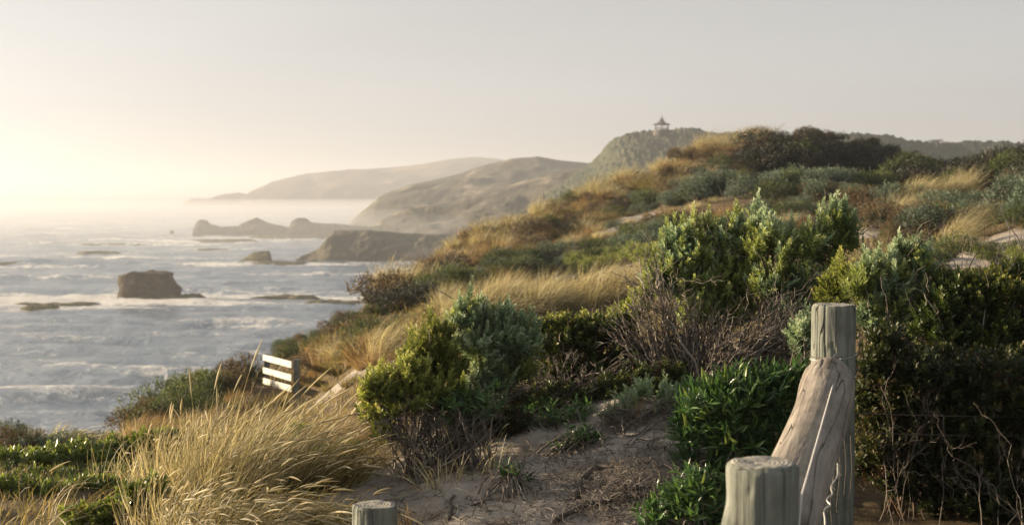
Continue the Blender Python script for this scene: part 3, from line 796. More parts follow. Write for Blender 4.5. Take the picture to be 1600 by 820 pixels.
def build_pavilion():
    dark = plain_mat("pavilion_roof", [(.3, (.05, .045, .042)), (.7, (.09, .08, .075))], 3, .7, .3)
    wd = plain_mat("pavilion_timber", [(.3, (.06, .05, .045)), (.7, (.10, .085, .075))], 3, .8, .2)
    Y = 585.0; s = Y / F
    c = at(1034, 203.5, Y)
    t = thing("pavilion", 'small open pavilion with a tiered upswept roof and finial on the hilltop', 'pavilion', tuple(c))
    t.scale = (1.08, 1.08, 1.05)
    g = Geo(); n = 6
    a = np.arange(n) * 2 * math.pi / n + .3
    prof = [(3.55, 1.95), (3.5, 2.15), (2.4, 2.55), (1.5, 3.1), (.85, 3.7), (.8, 3.95), (1.15, 3.9), (.55, 4.35), (.2, 4.95), (.02, 5.2)]
    V = []
    for r, z in prof:
        for i in range(n):
            V.append((r * math.cos(a[i]), r * math.sin(a[i]), z + (.3 if r > 3.4 else 0)))
            am = a[i] + math.pi / n; V.append((r * .88 * math.cos(am), r * .88 * math.sin(am), z))
    g.add(V, gridfaces(len(prof), 2 * n, True), np.zeros(len(V)))
    g.add(V[:2 * n], np.arange(2 * n)[None], np.zeros(2 * n))
    link("roof", g.mesh("pavilion_roof", dark), t)
    g = Geo(); tubes(g, np.array([[[0, 0, 5.1], [0, 0, 5.7], [0, 0, 6.1]]]), np.array([[.1, .08, .05]]), 6)
    tubes(g, np.array([[[0, 0, 5.4], [0, 0, 5.55], [0, 0, 5.7]]]), np.array([[.03, .22, .03]]), 8)
    link("finial", g.mesh("pavilion_finial", dark), t)
    me = None
    for i in range(n):
        if me is None:
            g = Geo(); tubes(g, np.array([[[0, 0, -.6], [0, 0, .8], [0, 0, 2.2]]]), np.full((1, 3), .13), 8); me = g.mesh("pavilion_column", wd)
        link("column", me, t, (2.7 * math.cos(a[i]), 2.7 * math.sin(a[i]), 0))
    for z in (.55, .95):
        P = np.array([(2.7 * math.cos(x), 2.7 * math.sin(x), z) for x in list(a) + [a[0]]])
        g = Geo()
        for i in range(n): tubes(g, np.array([[P[i], (P[i] + P[i + 1]) / 2, P[i + 1]]]), np.full((1, 3), .06), 5)
        link("railing", g.mesh("pavilion_railing", wd), t)
    g = Geo(); tubes(g, np.array([[[0, 0, -2.2], [0, 0, -.6], [0, 0, -.05]]]), np.array([[3.4, 3.3, 3.2]]), 12)
    link("base", g.mesh("pavilion_base", wd), t)
# ------------------------------------------------------------------ plants
LEAN = np.array([.85, -.25, 0.0])        # the sea wind combs everything to the right

def MATS():
    L = leaf_mat
    return dict(
        silver=L("silver_leaf", [(.05, (.10, .15, .085)), (.4, (.20, .28, .165)), (.75, (.32, .41, .27)), (.97, (.48, .55, .41))], .30, .55),
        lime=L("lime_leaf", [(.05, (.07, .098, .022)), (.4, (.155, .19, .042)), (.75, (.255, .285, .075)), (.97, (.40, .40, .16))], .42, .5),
        sage=L("sage_leaf", [(.05, (.10, .135, .04)), (.4, (.215, .265, .08)), (.75, (.33, .385, .15)), (.97, (.47, .50, .29))], .38, .5),
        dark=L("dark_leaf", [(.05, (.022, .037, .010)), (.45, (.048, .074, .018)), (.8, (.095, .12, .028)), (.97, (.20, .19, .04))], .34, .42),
        deep=L("shaded_dark_leaf", [(.05, (.014, .022, .007)), (.45, (.030, .043, .012)), (.8, (.055, .066, .018)), (.97, (.11, .10, .03))], .28, .5),  # copy of the dark leaf with the thicket's shade put in its colour
        strap=L("strap_leaf", [(.05, (.022, .055, .016)), (.45, (.045, .105, .028)), (.8, (.09, .175, .048)), (.97, (.21, .26, .07))], .32, .33, spec=.6),
        gloss=L("glossy_leaf", [(.05, (.07, .105, .018)), (.45, (.15, .20, .036)), (.8, (.23, .28, .065)), (.97, (.36, .37, .11))], .35, .34, spec=.7),
        gold=L("golden_grass", [(.05, (.13, .11, .055)), (.4, (.275, .235, .13)), (.75, (.43, .385, .24)), (.97, (.58, .53, .37))], .40, .5),
        olive=L("olive_grass", [(.05, (.06, .06, .02)), (.4, (.15, .125, .045)), (.75, (.28, .22, .09)), (.97, (.42, .34, .17))], .40, .5),
        rust=L("rust_grass", [(.05, (.08, .052, .025)), (.4, (.17, .11, .05)), (.75, (.28, .195, .095)), (.97, (.40, .30, .16))], .40, .5),
        head=L("seed_head", [(.05, (.32, .27, .16)), (.5, (.48, .43, .29)), (.95, (.64, .60, .46))], .40, .6),
        twig=L("dry_twig", [(.05, (.05, .042, .035)), (.45, (.12, .10, .083)), (.8, (.20, .172, .145)), (.97, (.30, .27, .235))], .0, .8),
        dead=L("dead_leaf", [(.05, (.035, .02, .010)), (.45, (.075, .045, .022)), (.8, (.12, .075, .04)), (.97, (.2, .14, .08))], .25, .7),
        blue=L("blue_scrub", [(.05, (.035, .055, .035)), (.45, (.075, .11, .075)), (.8, (.13, .175, .13)), (.97, (.21, .25, .18))], .28, .6),
        green=L("green_scrub", [(.05, (.022, .036, .012)), (.45, (.05, .075, .02)), (.8, (.09, .115, .03)), (.97, (.16, .17, .05))], .34, .55),
        shade=L("dark_shaded_scrub", [(.05, (.010, .012, .008)), (.45, (.020, .023, .013)), (.8, (.034, .037, .019)), (.97, (.06, .055, .03))], .15, .6),  # dark scrub, the dune's shade darkened into the leaf colour as well
        brown=L("brown_scrub", [(.05, (.04, .028, .016)), (.45, (.085, .062, .032)), (.8, (.14, .10, .05)), (.97, (.22, .165, .08))], .3, .65),
    )

def lobes_world(lobes, depth):
    """lobes in photo pixels (px, py, radius[, depth]) -> centres, radii"""
    C = []; R = []
    for l in lobes:
        d = l[3] if len(l) > 3 else depth
        C.append(at(l[0], l[1], d)); R.append(l[2] * d / F)
    return np.array(C), np.array(R)

def crown_points(C, R, n, zmin=-.35, inner=.62, squash=.9, deep=.3):
    w = R ** 2 / (R ** 2).sum()
    k = rng.choice(len(R), int(n * 1.8), p=w)
    D = randdirs(len(k), zmin)
    lump = 1 + .22 * fbm(D[:, 0] * 2.2 + k * 3.1, D[:, 1] * 2.2 + D[:, 2] * 1.7, 3, 3)
    f = np.where(rng.random(len(k)) < deep, rng.uniform(.35, .9, len(k)), rng.uniform(.86, 1.08, len(k)))
    P = C[k] + D * (R[k] * f * lump)[:, None] * np.array([1, .9, squash])
    d = np.linalg.norm((P[:, None] - C[None]), axis=2) / R[None]
    d[np.arange(len(k)), k] = 9
    keep = (d.min(1) > inner) | (rng.random(len(k)) < .12)
    P, D = P[keep][:n], D[keep][:n]
    return P, D

def add_shoots(g, P, D, h, nl, L, W, up=.8, tilt=(75, 22), mat=0, fold=.25, rmix=.6, rbias=0.0, curl=.12):
    """leafy shoots: an axis with leaves set spirally round it, upright at the tip"""
    n = len(P)
    ax = unit(D * .55 + np.array([0, 0, up]) + LEAN * .12 + rng.normal(0, .33, (n, 3)))
    ref = unit(np.cross(ax, rng.normal(0, 1, (n, 3)))); bi = np.cross(ax, ref)
    hh = h * rng.uniform(.6, 1.35, n)
    s = (np.arange(nl) + .5) / nl
    ang = np.arange(nl) * 2.39996
    ph = rng.uniform(0, 6.28, n)
    A = ang[None] + ph[:, None] + rng.normal(0, .3, (n, nl))
    rad = ref[:, None] * np.cos(A)[..., None] + bi[:, None] * np.sin(A)[..., None]
    t = np.radians(tilt[0] + (tilt[1] - tilt[0]) * s)[None] + rng.normal(0, .2, (n, nl))
    dirs = ax[:, None] * np.cos(t)[..., None] + rad * np.sin(t)[..., None]
    base = P[:, None] + ax[:, None] * (hh[:, None] * (s - .5)[None])[..., None]
    ll = L * (1.1 - .5 * s)[None] * rng.uniform(.75, 1.25, (n, nl))
    rn = np.clip(rng.random(n)[:, None] * rmix * .8 + rng.random((n, nl)) * (1 - rmix) * .8 + .38 * s[None] ** 2 - .04 + rbias + .22 * fbm(P[:, 0] * 4 + P[:, 2] * 2, P[:, 2] * 5 - P[:, 1] * 3, 2, 11)[:, None], 0, 1)
    nrm = ax[:, None] - dirs * (ax[:, None] * dirs).sum(-1, keepdims=True)
    leaves(g, base.reshape(-1, 3), dirs.reshape(-1, 3), nrm.reshape(-1, 3) + 1e-4, ll.reshape(-1), W * ll.reshape(-1) / L, fold, rn.reshape(-1), mat, curl)
    return ax, hh

def bent_lines(A, B, k=7, sag=.12, wig=.03, up=.25):
    """curved stem centre lines from A to B, leaving the ground steeply"""
    n = len(A); t = np.linspace(0, 1, k)[None, :, None]
    d = np.linalg.norm(B - A, axis=1)[:, None, None]
    P = A[:, None] + (B - A)[:, None] * t
    P = P + np.array([0, 0, 1.0]) * (np.sin(t * math.pi) * d * up * rng.uniform(.3, 1, (n, 1, 1)))
    wv = rng.normal(0, 1, (n, k, 3)); wv[:, 1:-1] = (wv[:, :-2] + wv[:, 1:-1] + wv[:, 2:]) / 2; wv[:, 0] = 0
    return P + wv * wig * d

def twig_web(g, base, targets, levels=2, r0=.007, mat=0, nchild=3, wig=.035, sides=4, up=.2):
    """branching dry stems from base points to targets, with side twigs"""
    P = bent_lines(base, targets, 9, wig=wig, up=up)
    n = len(P); taper = np.linspace(1, .35, 9)[None]
    tubes(g, P, r0 * rng.uniform(.6, 1.2, (n, 1)) * taper, sides, None, mat)
    for lv in range(levels):
        m = n * nchild
        k = np.repeat(np.arange(n), nchild)
        i = rng.integers(3, 8, m)
        A = P[k, i]; T = unit(P[k, i + 1 - (i == 8)] - P[k, i - 1])
        ln = np.linalg.norm(P[k, -1] - P[k, 0], axis=1) * rng.uniform(.18, .45, m)
        D = unit(T + rng.normal(0, .45, (m, 3)) + np.array([0, 0, .15]))
        P = bent_lines(A, A + D * ln[:, None], 9, wig=wig * 1.4, up=.08)
        n = m; r0 *= .55
        tubes(g, P, r0 * rng.uniform(.6, 1.2, (n, 1)) * taper, 3, None, mat)
        nchild = max(1, nchild - 1)
    return P

def grass(g, base, L, lean, spread=.35, width=.006, seg=5, droop=.35, mat=0, rnd=None, center=None, upv=1.0, Lvar=.35, bendvar=.5):
    n = len(base)
    base = np.asarray(base, float)
    out = np.zeros((n, 3))
    if center is not None:
        out = base - center; out[:, 2] = 0
        out = out / max(1e-6, np.abs(out).max())
    d = unit(np.array([0, 0, upv]) + out * spread + rng.normal(0, spread * .45, (n, 3)) * np.array([1, 1, .2]) + np.asarray(lean) * .25)
    LL = L * rng.uniform(1 - Lvar * 1.3, 1 + Lvar * .5, n)
    s = np.linspace(0, 1, seg + 1)[None, :, None]
    bend = np.asarray(lean)[None] * rng.uniform(1 - bendvar, 1 + bendvar, (n, 1)) + rng.normal(0, .12, (n, 3)) * np.array([1, 1, 0])
    dr = droop * rng.uniform(.4, 1.6, (n, 1, 1))
    P = base[:, None] + LL[:, None, None] * (d[:, None] * s + bend[:, None] * .55 * s ** 2 - np.array([0, 0, 1.0]) * dr * s ** 2.6)
    T = np.gradient(P, axis=1)
    side = unit(np.cross(T, rng.normal(0, 1, (n, 1, 3)) + np.array([0, -.8, .2])))
    w = width * rng.uniform(.6, 1.3, (n, 1, 1)) * (1 - s ** 1.6 * .92)
    V = np.stack([P - side * w / 2, P + side * w / 2], 2)          # n, seg+1, 2, 3
    f = gridfaces(seg + 1, 2)
    off = (np.arange(n) * (seg + 1) * 2)[:, None, None]
    if rnd is None: rnd = rng.random(n)
    g.add(V.reshape(-1, 3), (f[None] + off).reshape(-1, 4), np.repeat(rnd, (seg + 1) * 2), mat)
    return P

def disc(n, r, c=(0, 0, 0), pw=.6):
    a = rng.uniform(0, 6.2832, n); q = r * rng.random(n) ** pw
    return np.stack([c[0] + q * np.cos(a), c[1] + q * np.sin(a), np.full(n, float(c[2]))], 1)

def on_ground(P, dz=0.0):
    P = np.array(P, float); P[:, 2] = terr(P[:, 0], P[:, 1]) + dz; return P

# -------------------------------------------------- foreground shrubs, each with its own crown, stems and foliage
def shrub(name, label, M, lobes, depth, foot, kind, shoots=400, size=1.0, stems=26, group=None, up=.8, dead=0.0, zmin=-.35, extra_twigs=0, leaders=None, mix=None):
    if leaders is None: leaders = shoots // 14 if kind in ('silver', 'sage', 'lime') else 0
    fp = at(foot[0], foot[1], depth); o = np.array([fp[0], fp[1], float(terr(fp[0], fp[1]))])
    C, R = lobes_world(lobes, depth)
    t = thing(name, label, 'shrub', tuple(o), group)
    m = len(R)                                         # smaller lumps all over each lobe
    rep = np.repeat(np.arange(m), 6); E = randdirs(len(rep), -.2)
    C2 = np.concatenate([C, C[rep] + E * R[rep][:, None] * .78]); R2 = np.concatenate([R * .8, R[rep] * rng.uniform(.3, .5, len(rep))])
    P, D = crown_points(C2, R2, int(shoots * 1.35), zmin, .8)
    P = P - o
    g = Geo()
    K = dict(silver=dict(h=.11, nl=34, L=.040, W=.0125, tilt=(82, 26)), lime=dict(h=.09, nl=30, L=.037, W=.0125, tilt=(84, 30)),
             sage=dict(h=.11, nl=36, L=.041, W=.0130, tilt=(84, 28)), dark=dict(h=.09, nl=15, L=.040, W=.020, tilt=(85, 35)),
             strap=dict(h=.10, nl=9, L=.085, W=.016, tilt=(80, 25)), gloss=dict(h=.06, nl=12, L=.052, W=.024, tilt=(80, 25)),
             sunlit_leaf=dict(h=.09, nl=15, L=.036, W=.018, tilt=(80, 30)), deep=dict(h=.09, nl=15, L=.040, W=.020, tilt=(85, 35)),
             dead=dict(h=.12, nl=12, L=.028, W=.010, tilt=(95, 35)))[kind]
    K = dict(K); K['h'] *= size; K['L'] *= size; K['W'] *= size
    if mix:                                            # older and younger growth of another tint mixed in by patches
        sel = fbm(P[:, 0] * 3.2 + 7, P[:, 2] * 3.2 + P[:, 1], 3, 19) + rng.normal(0, .25, len(P)) > mix[1]
        g2 = Geo(); add_shoots(g2, P[sel], D[sel], up=up, **K)
        link("foliage", g2.mesh(name + "_foliage", M[mix[0]]), t, kind='stuff')
        add_shoots(g, P[~sel], D[~sel], up=up, **K)
    else:
        add_shoots(g, P, D, up=up, **K)
    if leaders:                                        # upright candle shoots standing clear of the crown
        top = np.nonzero(D[:, 2] > .25)[0]
        k = rng.choice(top, min(leaders, len(top)), replace=False)
        hts = rng.uniform(.03, .11, len(k)) * size
        for j in range(3):
            Kj = dict(K); Kj['h'] = K['h'] * 1.1
            add_shoots(g, P[k] + np.array([0, 0, 1.0]) * (hts * (j + 1) / 3)[:, None], D[k] * .15 + np.array([0, 0, .4]), up=1.6, **Kj)
    link("foliage", g.mesh(name + "_foliage", M['lime' if kind == 'sunlit_leaf' else kind]), t, kind='stuff')
    if dead:
        g = Geo(); Pd, Dd = crown_points(C, R * .85, int(shoots * dead), -1.0)
        add_shoots(g, Pd - o, Dd, .10, 10, .024, .008, .4, (100, 40))
        link("dead_leaves", g.mesh(name + "_dead_leaves", M['dead']), t, kind='stuff')
    g = Geo()
    n = stems
    pick = rng.choice(len(P), n, replace=len(P) < n)
    base = disc(n, .10 + .05 * R.max(), (0, 0, -.03))
    twig_web(g, base, P[pick] - D[pick] * .05, 1, .0075 * size, 0, 3, .03)
    if extra_twigs:
        q = rng.choice(len(P), extra_twigs)
        twig_web(g, P[q] - D[q] * .12 - np.array([0, 0, .1]), P[q] + D[q] * .03 + np.array([0, 0, .03]), 1, .0028, 0, 2, .05)
    link("stems", g.mesh(name + "_stems", M['dead' if kind == 'deep' else 'twig']), t, kind='stuff')
    return t

def strap_shrub(label, M, lobes, depth, foot, shoots, nleaf=280, size=1.0, group=None):
    """long leaved creeper; the leaves that show largest are parts, the rest one mass"""
    fp = at(foot[0], foot[1], depth); o = np.array([fp[0], fp[1], float(terr(fp[0], fp[1]))])
    C, R = lobes_world(lobes, depth)
    t = thing("leafy_creeper", label, 'shrub', tuple(o), group)
    P, D = crown_points(C, R, shoots, -.3)
    g = Geo(); nl = 8
    n = len(P)
    ax = unit(D * .6 + np.array([0, -.1, .7]) + rng.normal(0, .3, (n, 3)))
    rep = np.repeat(np.arange(n), nl)
    dirs = unit(ax[rep] * .55 + randdirs(len(rep), -.3))
    base = P[rep] - o + ax[rep] * rng.uniform(-.05, .05, (len(rep), 1))
    U = ax[rep] + rng.normal(0, .4, (len(rep), 3))
    LL = .075 * size * rng.uniform(.6, 1.35, len(rep))
    leaves(g, base, dirs, U, LL, .0165 * size * rng.uniform(.7, 1.2, len(rep)), .18, np.clip(rng.random(n)[rep] * .5 + rng.random(len(rep)) * .5, 0, 1), 0, -.18, 'strap')
    link("foliage", g.mesh("leafy_creeper_foliage", M['strap']), t, kind='stuff')
    if nleaf:
        protos = []
        for k in range(6):
            g = Geo(); leaves(g, np.zeros((1, 3)), np.array([[0, 0, 1.0]]), np.array([[0, -1.0, .1 * k]]), .10 * size, .021 * size, .2, np.array([.15 + .15 * k]), 0, -.1 - .05 * k, 'strap')
            protos.append(g.mesh("long_leaf", M['strap']))
        Q, E = crown_points(C, R * 1.05, nleaf, -.1, deep=0)
        for i in range(len(Q)):
            ob = link("leaf", protos[i % 6], t, tuple(Q[i] - o))
            d = Vector(unit(E[i] * .7 + np.array([0, -.2, .6]) + rng.normal(0, .45, 3)))
            ob.rotation_mode = 'QUATERNION'; ob.rotation_quaternion = d.to_track_quat('Z', 'Y') @ Quaternion((0, 0, 1), rng.uniform(-1.2, 1.2))
            ob.scale = (1, 1, rng.uniform(.7, 1.15))
    g = Geo(); pick = rng.choice(n, 40)
    twig_web(g, disc(40, .2, (0, 0, -.03)), P[pick] - o, 1, .006, 0, 3, .03)
    link("stems", g.mesh("leafy_creeper_stems", M['twig']), t, kind='stuff')
    return t

def twig_bush(label, M, foot, depth, tips, n, r0=.008, lev=2, group=None, leafy=0, wig=.04, up=.15, mat='twig'):
    fp = at(foot[0], foot[1], depth); o = np.array([fp[0], fp[1], float(terr(fp[0], fp[1]))])
    t = thing("bare_bush", label, 'shrub', tuple(o), group)
    g = Geo()
    C, R = lobes_world(tips, depth)
    k = rng.choice(len(R), n, p=R / R.sum())
    B = C[k] + randdirs(n) * (R[k] * rng.random(n) ** .4)[:, None] * np.array([1, .8, 1]) - o
    P = twig_web(g, disc(n, .16, (0, 0, -.04)), B, lev, r0, 0, 4, wig, 5, up)
    link("twigs", g.mesh("bare_bush_twigs", M[mat]), t, kind='stuff')
    if leafy:
        g = Geo(); e = P[rng.choice(len(P), leafy), -1]
        add_shoots(g, e, randdirs(leafy), .05, 7, .02, .008, .5)
        link("foliage", g.mesh("bare_bush_foliage", M['dark']), t, kind='stuff')
    return t

def build_foreground_shrubs(M):
    S = shrub
    S("silver_shrub", 'silvery blue green shrub with pale upright tips left of centre', M,
      [(738, 508, 34), (775, 520, 40), (805, 545, 36), (762, 555, 45), (818, 582, 22), (748, 600, 34), (785, 590, 30)], 8.2, (758, 690), 'silver', 430, 1.0, 30, dead=.25, mix=('sage', .1))
    S("lime_shrub", 'rounded yellow green shrub with upright sunlit crown beside the silvery shrub', M,
      [(675, 548, 38), (668, 585, 34), (700, 585, 28), (650, 570, 26)], 8.0, (672, 680), 'lime', 260, 1.0, 20, mix=('sage', .1))
    S("lime_shrub", 'low sprawling olive shrub with yellow leaves reaching down to the sand', M,
      [(640, 595, 30), (600, 608, 32), (575, 615, 16), (630, 630, 36), (588, 645, 24), (600, 680, 22), (660, 625, 30), (690, 630, 30), (730, 640, 30)], 7.7, (640, 706), 'lime', 380, .95, 26, dead=.9, mix=('dark', .25))
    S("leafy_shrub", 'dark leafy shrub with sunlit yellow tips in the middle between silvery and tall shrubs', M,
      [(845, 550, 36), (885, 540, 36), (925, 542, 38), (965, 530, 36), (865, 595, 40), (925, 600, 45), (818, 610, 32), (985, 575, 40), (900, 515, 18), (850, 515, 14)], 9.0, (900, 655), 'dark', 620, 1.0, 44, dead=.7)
    S("tall_shrub", 'tall bright green shrub with candle like shoots above bare twigs', M,
      [(1060, 405, 34), (1108, 400, 44), (1105, 368, 20), (1150, 392, 38), (1052, 450, 38), (1100, 450, 46), (1146, 445, 44), (1030, 440, 22), (1165, 360, 14), (1145, 355, 12), (1090, 490, 40), (1140, 495, 36), (1060, 372, 14)], 9.2, (1110, 610), 'sage', 820, 1.05, 44, up=.8, mix=('silver', .3))
    S("tall_shrub", 'tall silvery green shrub directly left of and behind the tall post', M,
      [(1200, 388, 42), (1186, 352, 16), (1250, 395, 46), (1296, 372, 38), (1318, 378, 26), (1225, 435, 50), (1275, 440, 48), (1195, 445, 40), (1310, 350, 14), (1270, 480, 40), (1230, 490, 34)], 9.0, (1215, 610), 'silver', 640, 1.0, 44, up=.8, dead=.25, mix=('sage', -.05))
    S("leafy_shrub", 'small yellow green bush peeping out behind the top of the tall post', M,
      [(1312, 445, 26), (1335, 455, 24), (1300, 475, 26)], 8.6, (1315, 600), 'lime', 130, 1.0, 14)
    S("silver_shrub", 'silvery shrub with pale tips just right of the tall post', M,
      [(1360, 455, 36), (1398, 445, 38), (1428, 420, 26), (1424, 396, 16), (1392, 488, 40), (1436, 462, 26), (1362, 500, 34), (1408, 398, 10)], 8.1, (1395, 610), 'silver', 470, 1.0, 28, dead=.3, mix=('sage', .2))
    S("leafy_shrub", 'dense dark green shrub with yellow lit upper leaves at the right edge', M,
      [(1475, 475, 38), (1520, 470, 38), (1565, 462, 40), (1612, 455, 44), (1670, 450, 50), (1490, 535, 52), (1560, 530, 56), (1640, 530, 60), (1450, 520, 36), (1590, 440, 22), (1500, 450, 20)], 7.9, (1560, 700), 'dark', 1000, 1.0, 60, dead=.35)
    S("leafy_shrub", 'yellow green top of the dark leafy shrub in the middle, sunlight put in its colour', M,
      [(845, 522, 24), (880, 512, 22), (915, 514, 22), (958, 512, 26), (990, 490, 24), (935, 522, 24), (1005, 465, 18)], 9.05, (905, 655), 'sunlit_leaf', 190, 1.0, 24)  # top of the dark shrub; its sunlight is put in the lime leaf colour
    S("leafy_shrub", 'yellow green top of the right edge shrub with sunlight put in its leaf colour', M,
      [(1480, 450, 26), (1520, 446, 24), (1560, 440, 26), (1600, 430, 28), (1640, 428, 28), (1455, 470, 20)], 8.05, (1560, 700), 'sunlit_leaf', 200, 1.0, 24)  # sunlit upper leaves of the right edge shrub, the light painted as leaf colour
    S("leafy_shrub", 'low dark bush under the leafy shrub, topping the sand bank', M,
      [(775, 625, 34), (820, 640, 32), (865, 635, 34), (910, 640, 32), (955, 625, 36), (995, 610, 36), (1035, 605, 34)], 8.5, (900, 670), 'dark', 420, .9, 30, dead=1.4)
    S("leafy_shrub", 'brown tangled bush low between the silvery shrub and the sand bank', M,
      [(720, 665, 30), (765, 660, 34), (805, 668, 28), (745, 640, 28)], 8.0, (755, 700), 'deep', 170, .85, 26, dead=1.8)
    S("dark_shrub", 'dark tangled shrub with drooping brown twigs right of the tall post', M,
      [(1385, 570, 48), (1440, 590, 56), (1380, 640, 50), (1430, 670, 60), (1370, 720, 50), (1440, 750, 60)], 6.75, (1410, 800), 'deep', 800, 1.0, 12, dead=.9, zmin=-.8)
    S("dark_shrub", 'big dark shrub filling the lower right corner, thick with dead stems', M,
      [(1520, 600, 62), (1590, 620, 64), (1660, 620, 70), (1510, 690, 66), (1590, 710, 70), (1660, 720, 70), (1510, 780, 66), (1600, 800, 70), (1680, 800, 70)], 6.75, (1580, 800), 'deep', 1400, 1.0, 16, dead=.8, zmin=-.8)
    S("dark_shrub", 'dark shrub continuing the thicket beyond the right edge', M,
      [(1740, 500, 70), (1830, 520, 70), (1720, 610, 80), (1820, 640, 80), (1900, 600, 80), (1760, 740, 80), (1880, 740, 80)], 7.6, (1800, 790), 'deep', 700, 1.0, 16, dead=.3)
    S("silver_shrub", 'sparse small grey leaved bush close behind the log rail', M, [(1255, 520, 22), (1250, 545, 18)], 8.3, (1250, 610), 'silver', 50, .9, 10)
    strap_shrub('lush dark green creeper with long narrow leaves left of the log', M,
      [(1110, 640, 44), (1160, 632, 46), (1208, 618, 40), (1240, 600, 24), (1098, 690, 40), (1150, 690, 50), (1205, 670, 44), (1095, 740, 36), (1150, 745, 46), (1200, 730, 40)], 7.3, (1140, 740), 620)
    strap_shrub('low green creeper spilling over the sand at the foot of the near post', M,
      [(1050, 800, 30), (1100, 795, 40), (1020, 815, 18), (1140, 800, 40), (1110, 830, 40), (1085, 770, 28)], 6.5, (1090, 815), 220, 60, .9)
    strap_shrub('small green seedling clump growing on the bare sand bank', M, [(880, 705, 14), (905, 695, 16), (925, 688, 10)], 7.7, (895, 722), 34, 0, .8)
    strap_shrub('sprig of green leaves low on the sand bank below the leafy shrub', M, [(800, 745, 10), (790, 735, 8), (812, 757, 7)], 7.1, (803, 762), 12, 0, .75)
    strap_shrub('grey green creeping clump under the olive shrub by the sand', M, [(720, 640, 24), (760, 640, 26), (740, 665, 22), (700, 665, 16)], 7.6, (735, 690), 70, 0, .8)
    strap_shrub('low green clump in the shade under the dark leafy shrub', M, [(800, 670, 26), (850, 660, 30), (830, 690, 18), (905, 655, 22)], 8.2, (845, 695), 80, 0, .8)
    S("silver_shrub", 'low grey cushion plant at the top of the sand bank', M, [(985, 635, 20), (1015, 650, 20), (1050, 630, 24), (1000, 612, 18)], 8.1, (1010, 665), 'silver', 90, .75, 12)
    twig_bush('leafless grey bush of fine upright twigs below the tall green shrub', M, (1075, 615), 8.75,
      [(960, 520, 26), (985, 490, 26), (1015, 430, 22), (1020, 480, 40), (1060, 500, 50), (1000, 550, 40), (1110, 530, 50)], 80, .0075, 2)
    twig_bush('leafless brown bush of slanting twigs reaching toward the tall post', M, (1110, 620), 8.55,
      [(1160, 520, 40), (1210, 500, 40), (1255, 505, 30), (1240, 545, 40), (1180, 560, 50)], 85, .0075, 2, up=.05)
    twig_bush('dry brown thicket under the dark leafy shrub', M, (880, 665), 8.6, [(830, 600, 40), (880, 600, 44), (930, 610, 44), (970, 600, 40), (800, 620, 30)], 90, .006, 2, leafy=40)
    twig_bush('dry twiggy tangle under the olive shrub', M, (680, 712), 7.6, [(620, 660, 34), (670, 660, 36), (720, 670, 36), (760, 650, 36)], 80, .005, 2, leafy=30)
    twig_bush('spiky bare twigs in front of the dark shrubs at the right', M, (1420, 800), 6.6, [(1380, 600, 40), (1430, 620, 50), (1470, 640, 50), (1400, 680, 50)], 10, .0028, 2)
    twig_bush('bare twigs arching low in the lower right corner', M, (1580, 830), 6.5, [(1480, 740, 60), (1550, 700, 60), (1620, 720, 60), (1590, 640, 50)], 12, .0028, 2)
    S("silver_shrub", 'low grey green cushion spilling over the crest of the sand bank by the creeper', M,
      [(960, 655, 22), (1000, 672, 18), (1040, 655, 24), (1065, 640, 22)], 7.9, (1010, 685), 'silver', 90, .8, 14, dead=1.2)
    twig_bush('dead grey twigs heaped along the crest of the sand bank', M, (985, 690), 7.8, [(940, 650, 26), (980, 645, 30), (1020, 650, 30), (1060, 655, 24)], 60, .0035, 2)
    creeper = [('glossy leaved creeper carpeting the slope at the far left edge', [(-20, 745, 40), (20, 742, 36), (60, 735, 38), (35, 770, 34)], 9.6, (30, 790), 230),
               ('glossy leaved creeper carpet in the middle of the left slope', [(100, 728, 34), (140, 722, 34), (100, 758, 34), (145, 752, 34)], 9.8, (120, 775), 230),
               ('glossy leaved creeper running up to the tall golden grass', [(185, 712, 30), (225, 702, 28), (262, 694, 22), (190, 740, 30), (230, 725, 24)], 10.2, (215, 750), 210),
               ('bright leafy creeper low among the golden grass stems', [(215, 790, 26), (185, 808, 26), (240, 770, 20), (160, 815, 22), (120, 818, 20)], 6.9, (200, 818), 120),
               ('green leafy creeper half buried inside the big golden grass', [(490, 715, 20), (520, 722, 22), (545, 712, 16), (470, 680, 12)], 7.9, (510, 745), 60)]
    creeper += [('glossy creeper nearest the bottom left corner', [(10, 790, 36), (60, 795, 36), (-30, 780, 34)], 8.0, (20, 812), 210),
                ('glossy creeper between bottom left corner and golden clump', [(110, 790, 34), (155, 780, 32), (190, 775, 26)], 8.2, (140, 810), 190)]
    for lab, lb, d, ft, n in creeper:
        S("glossy_creeper", lab, M, lb, d, ft, 'gloss', n, 1.0, 16, zmin=-.1, up=1.0)

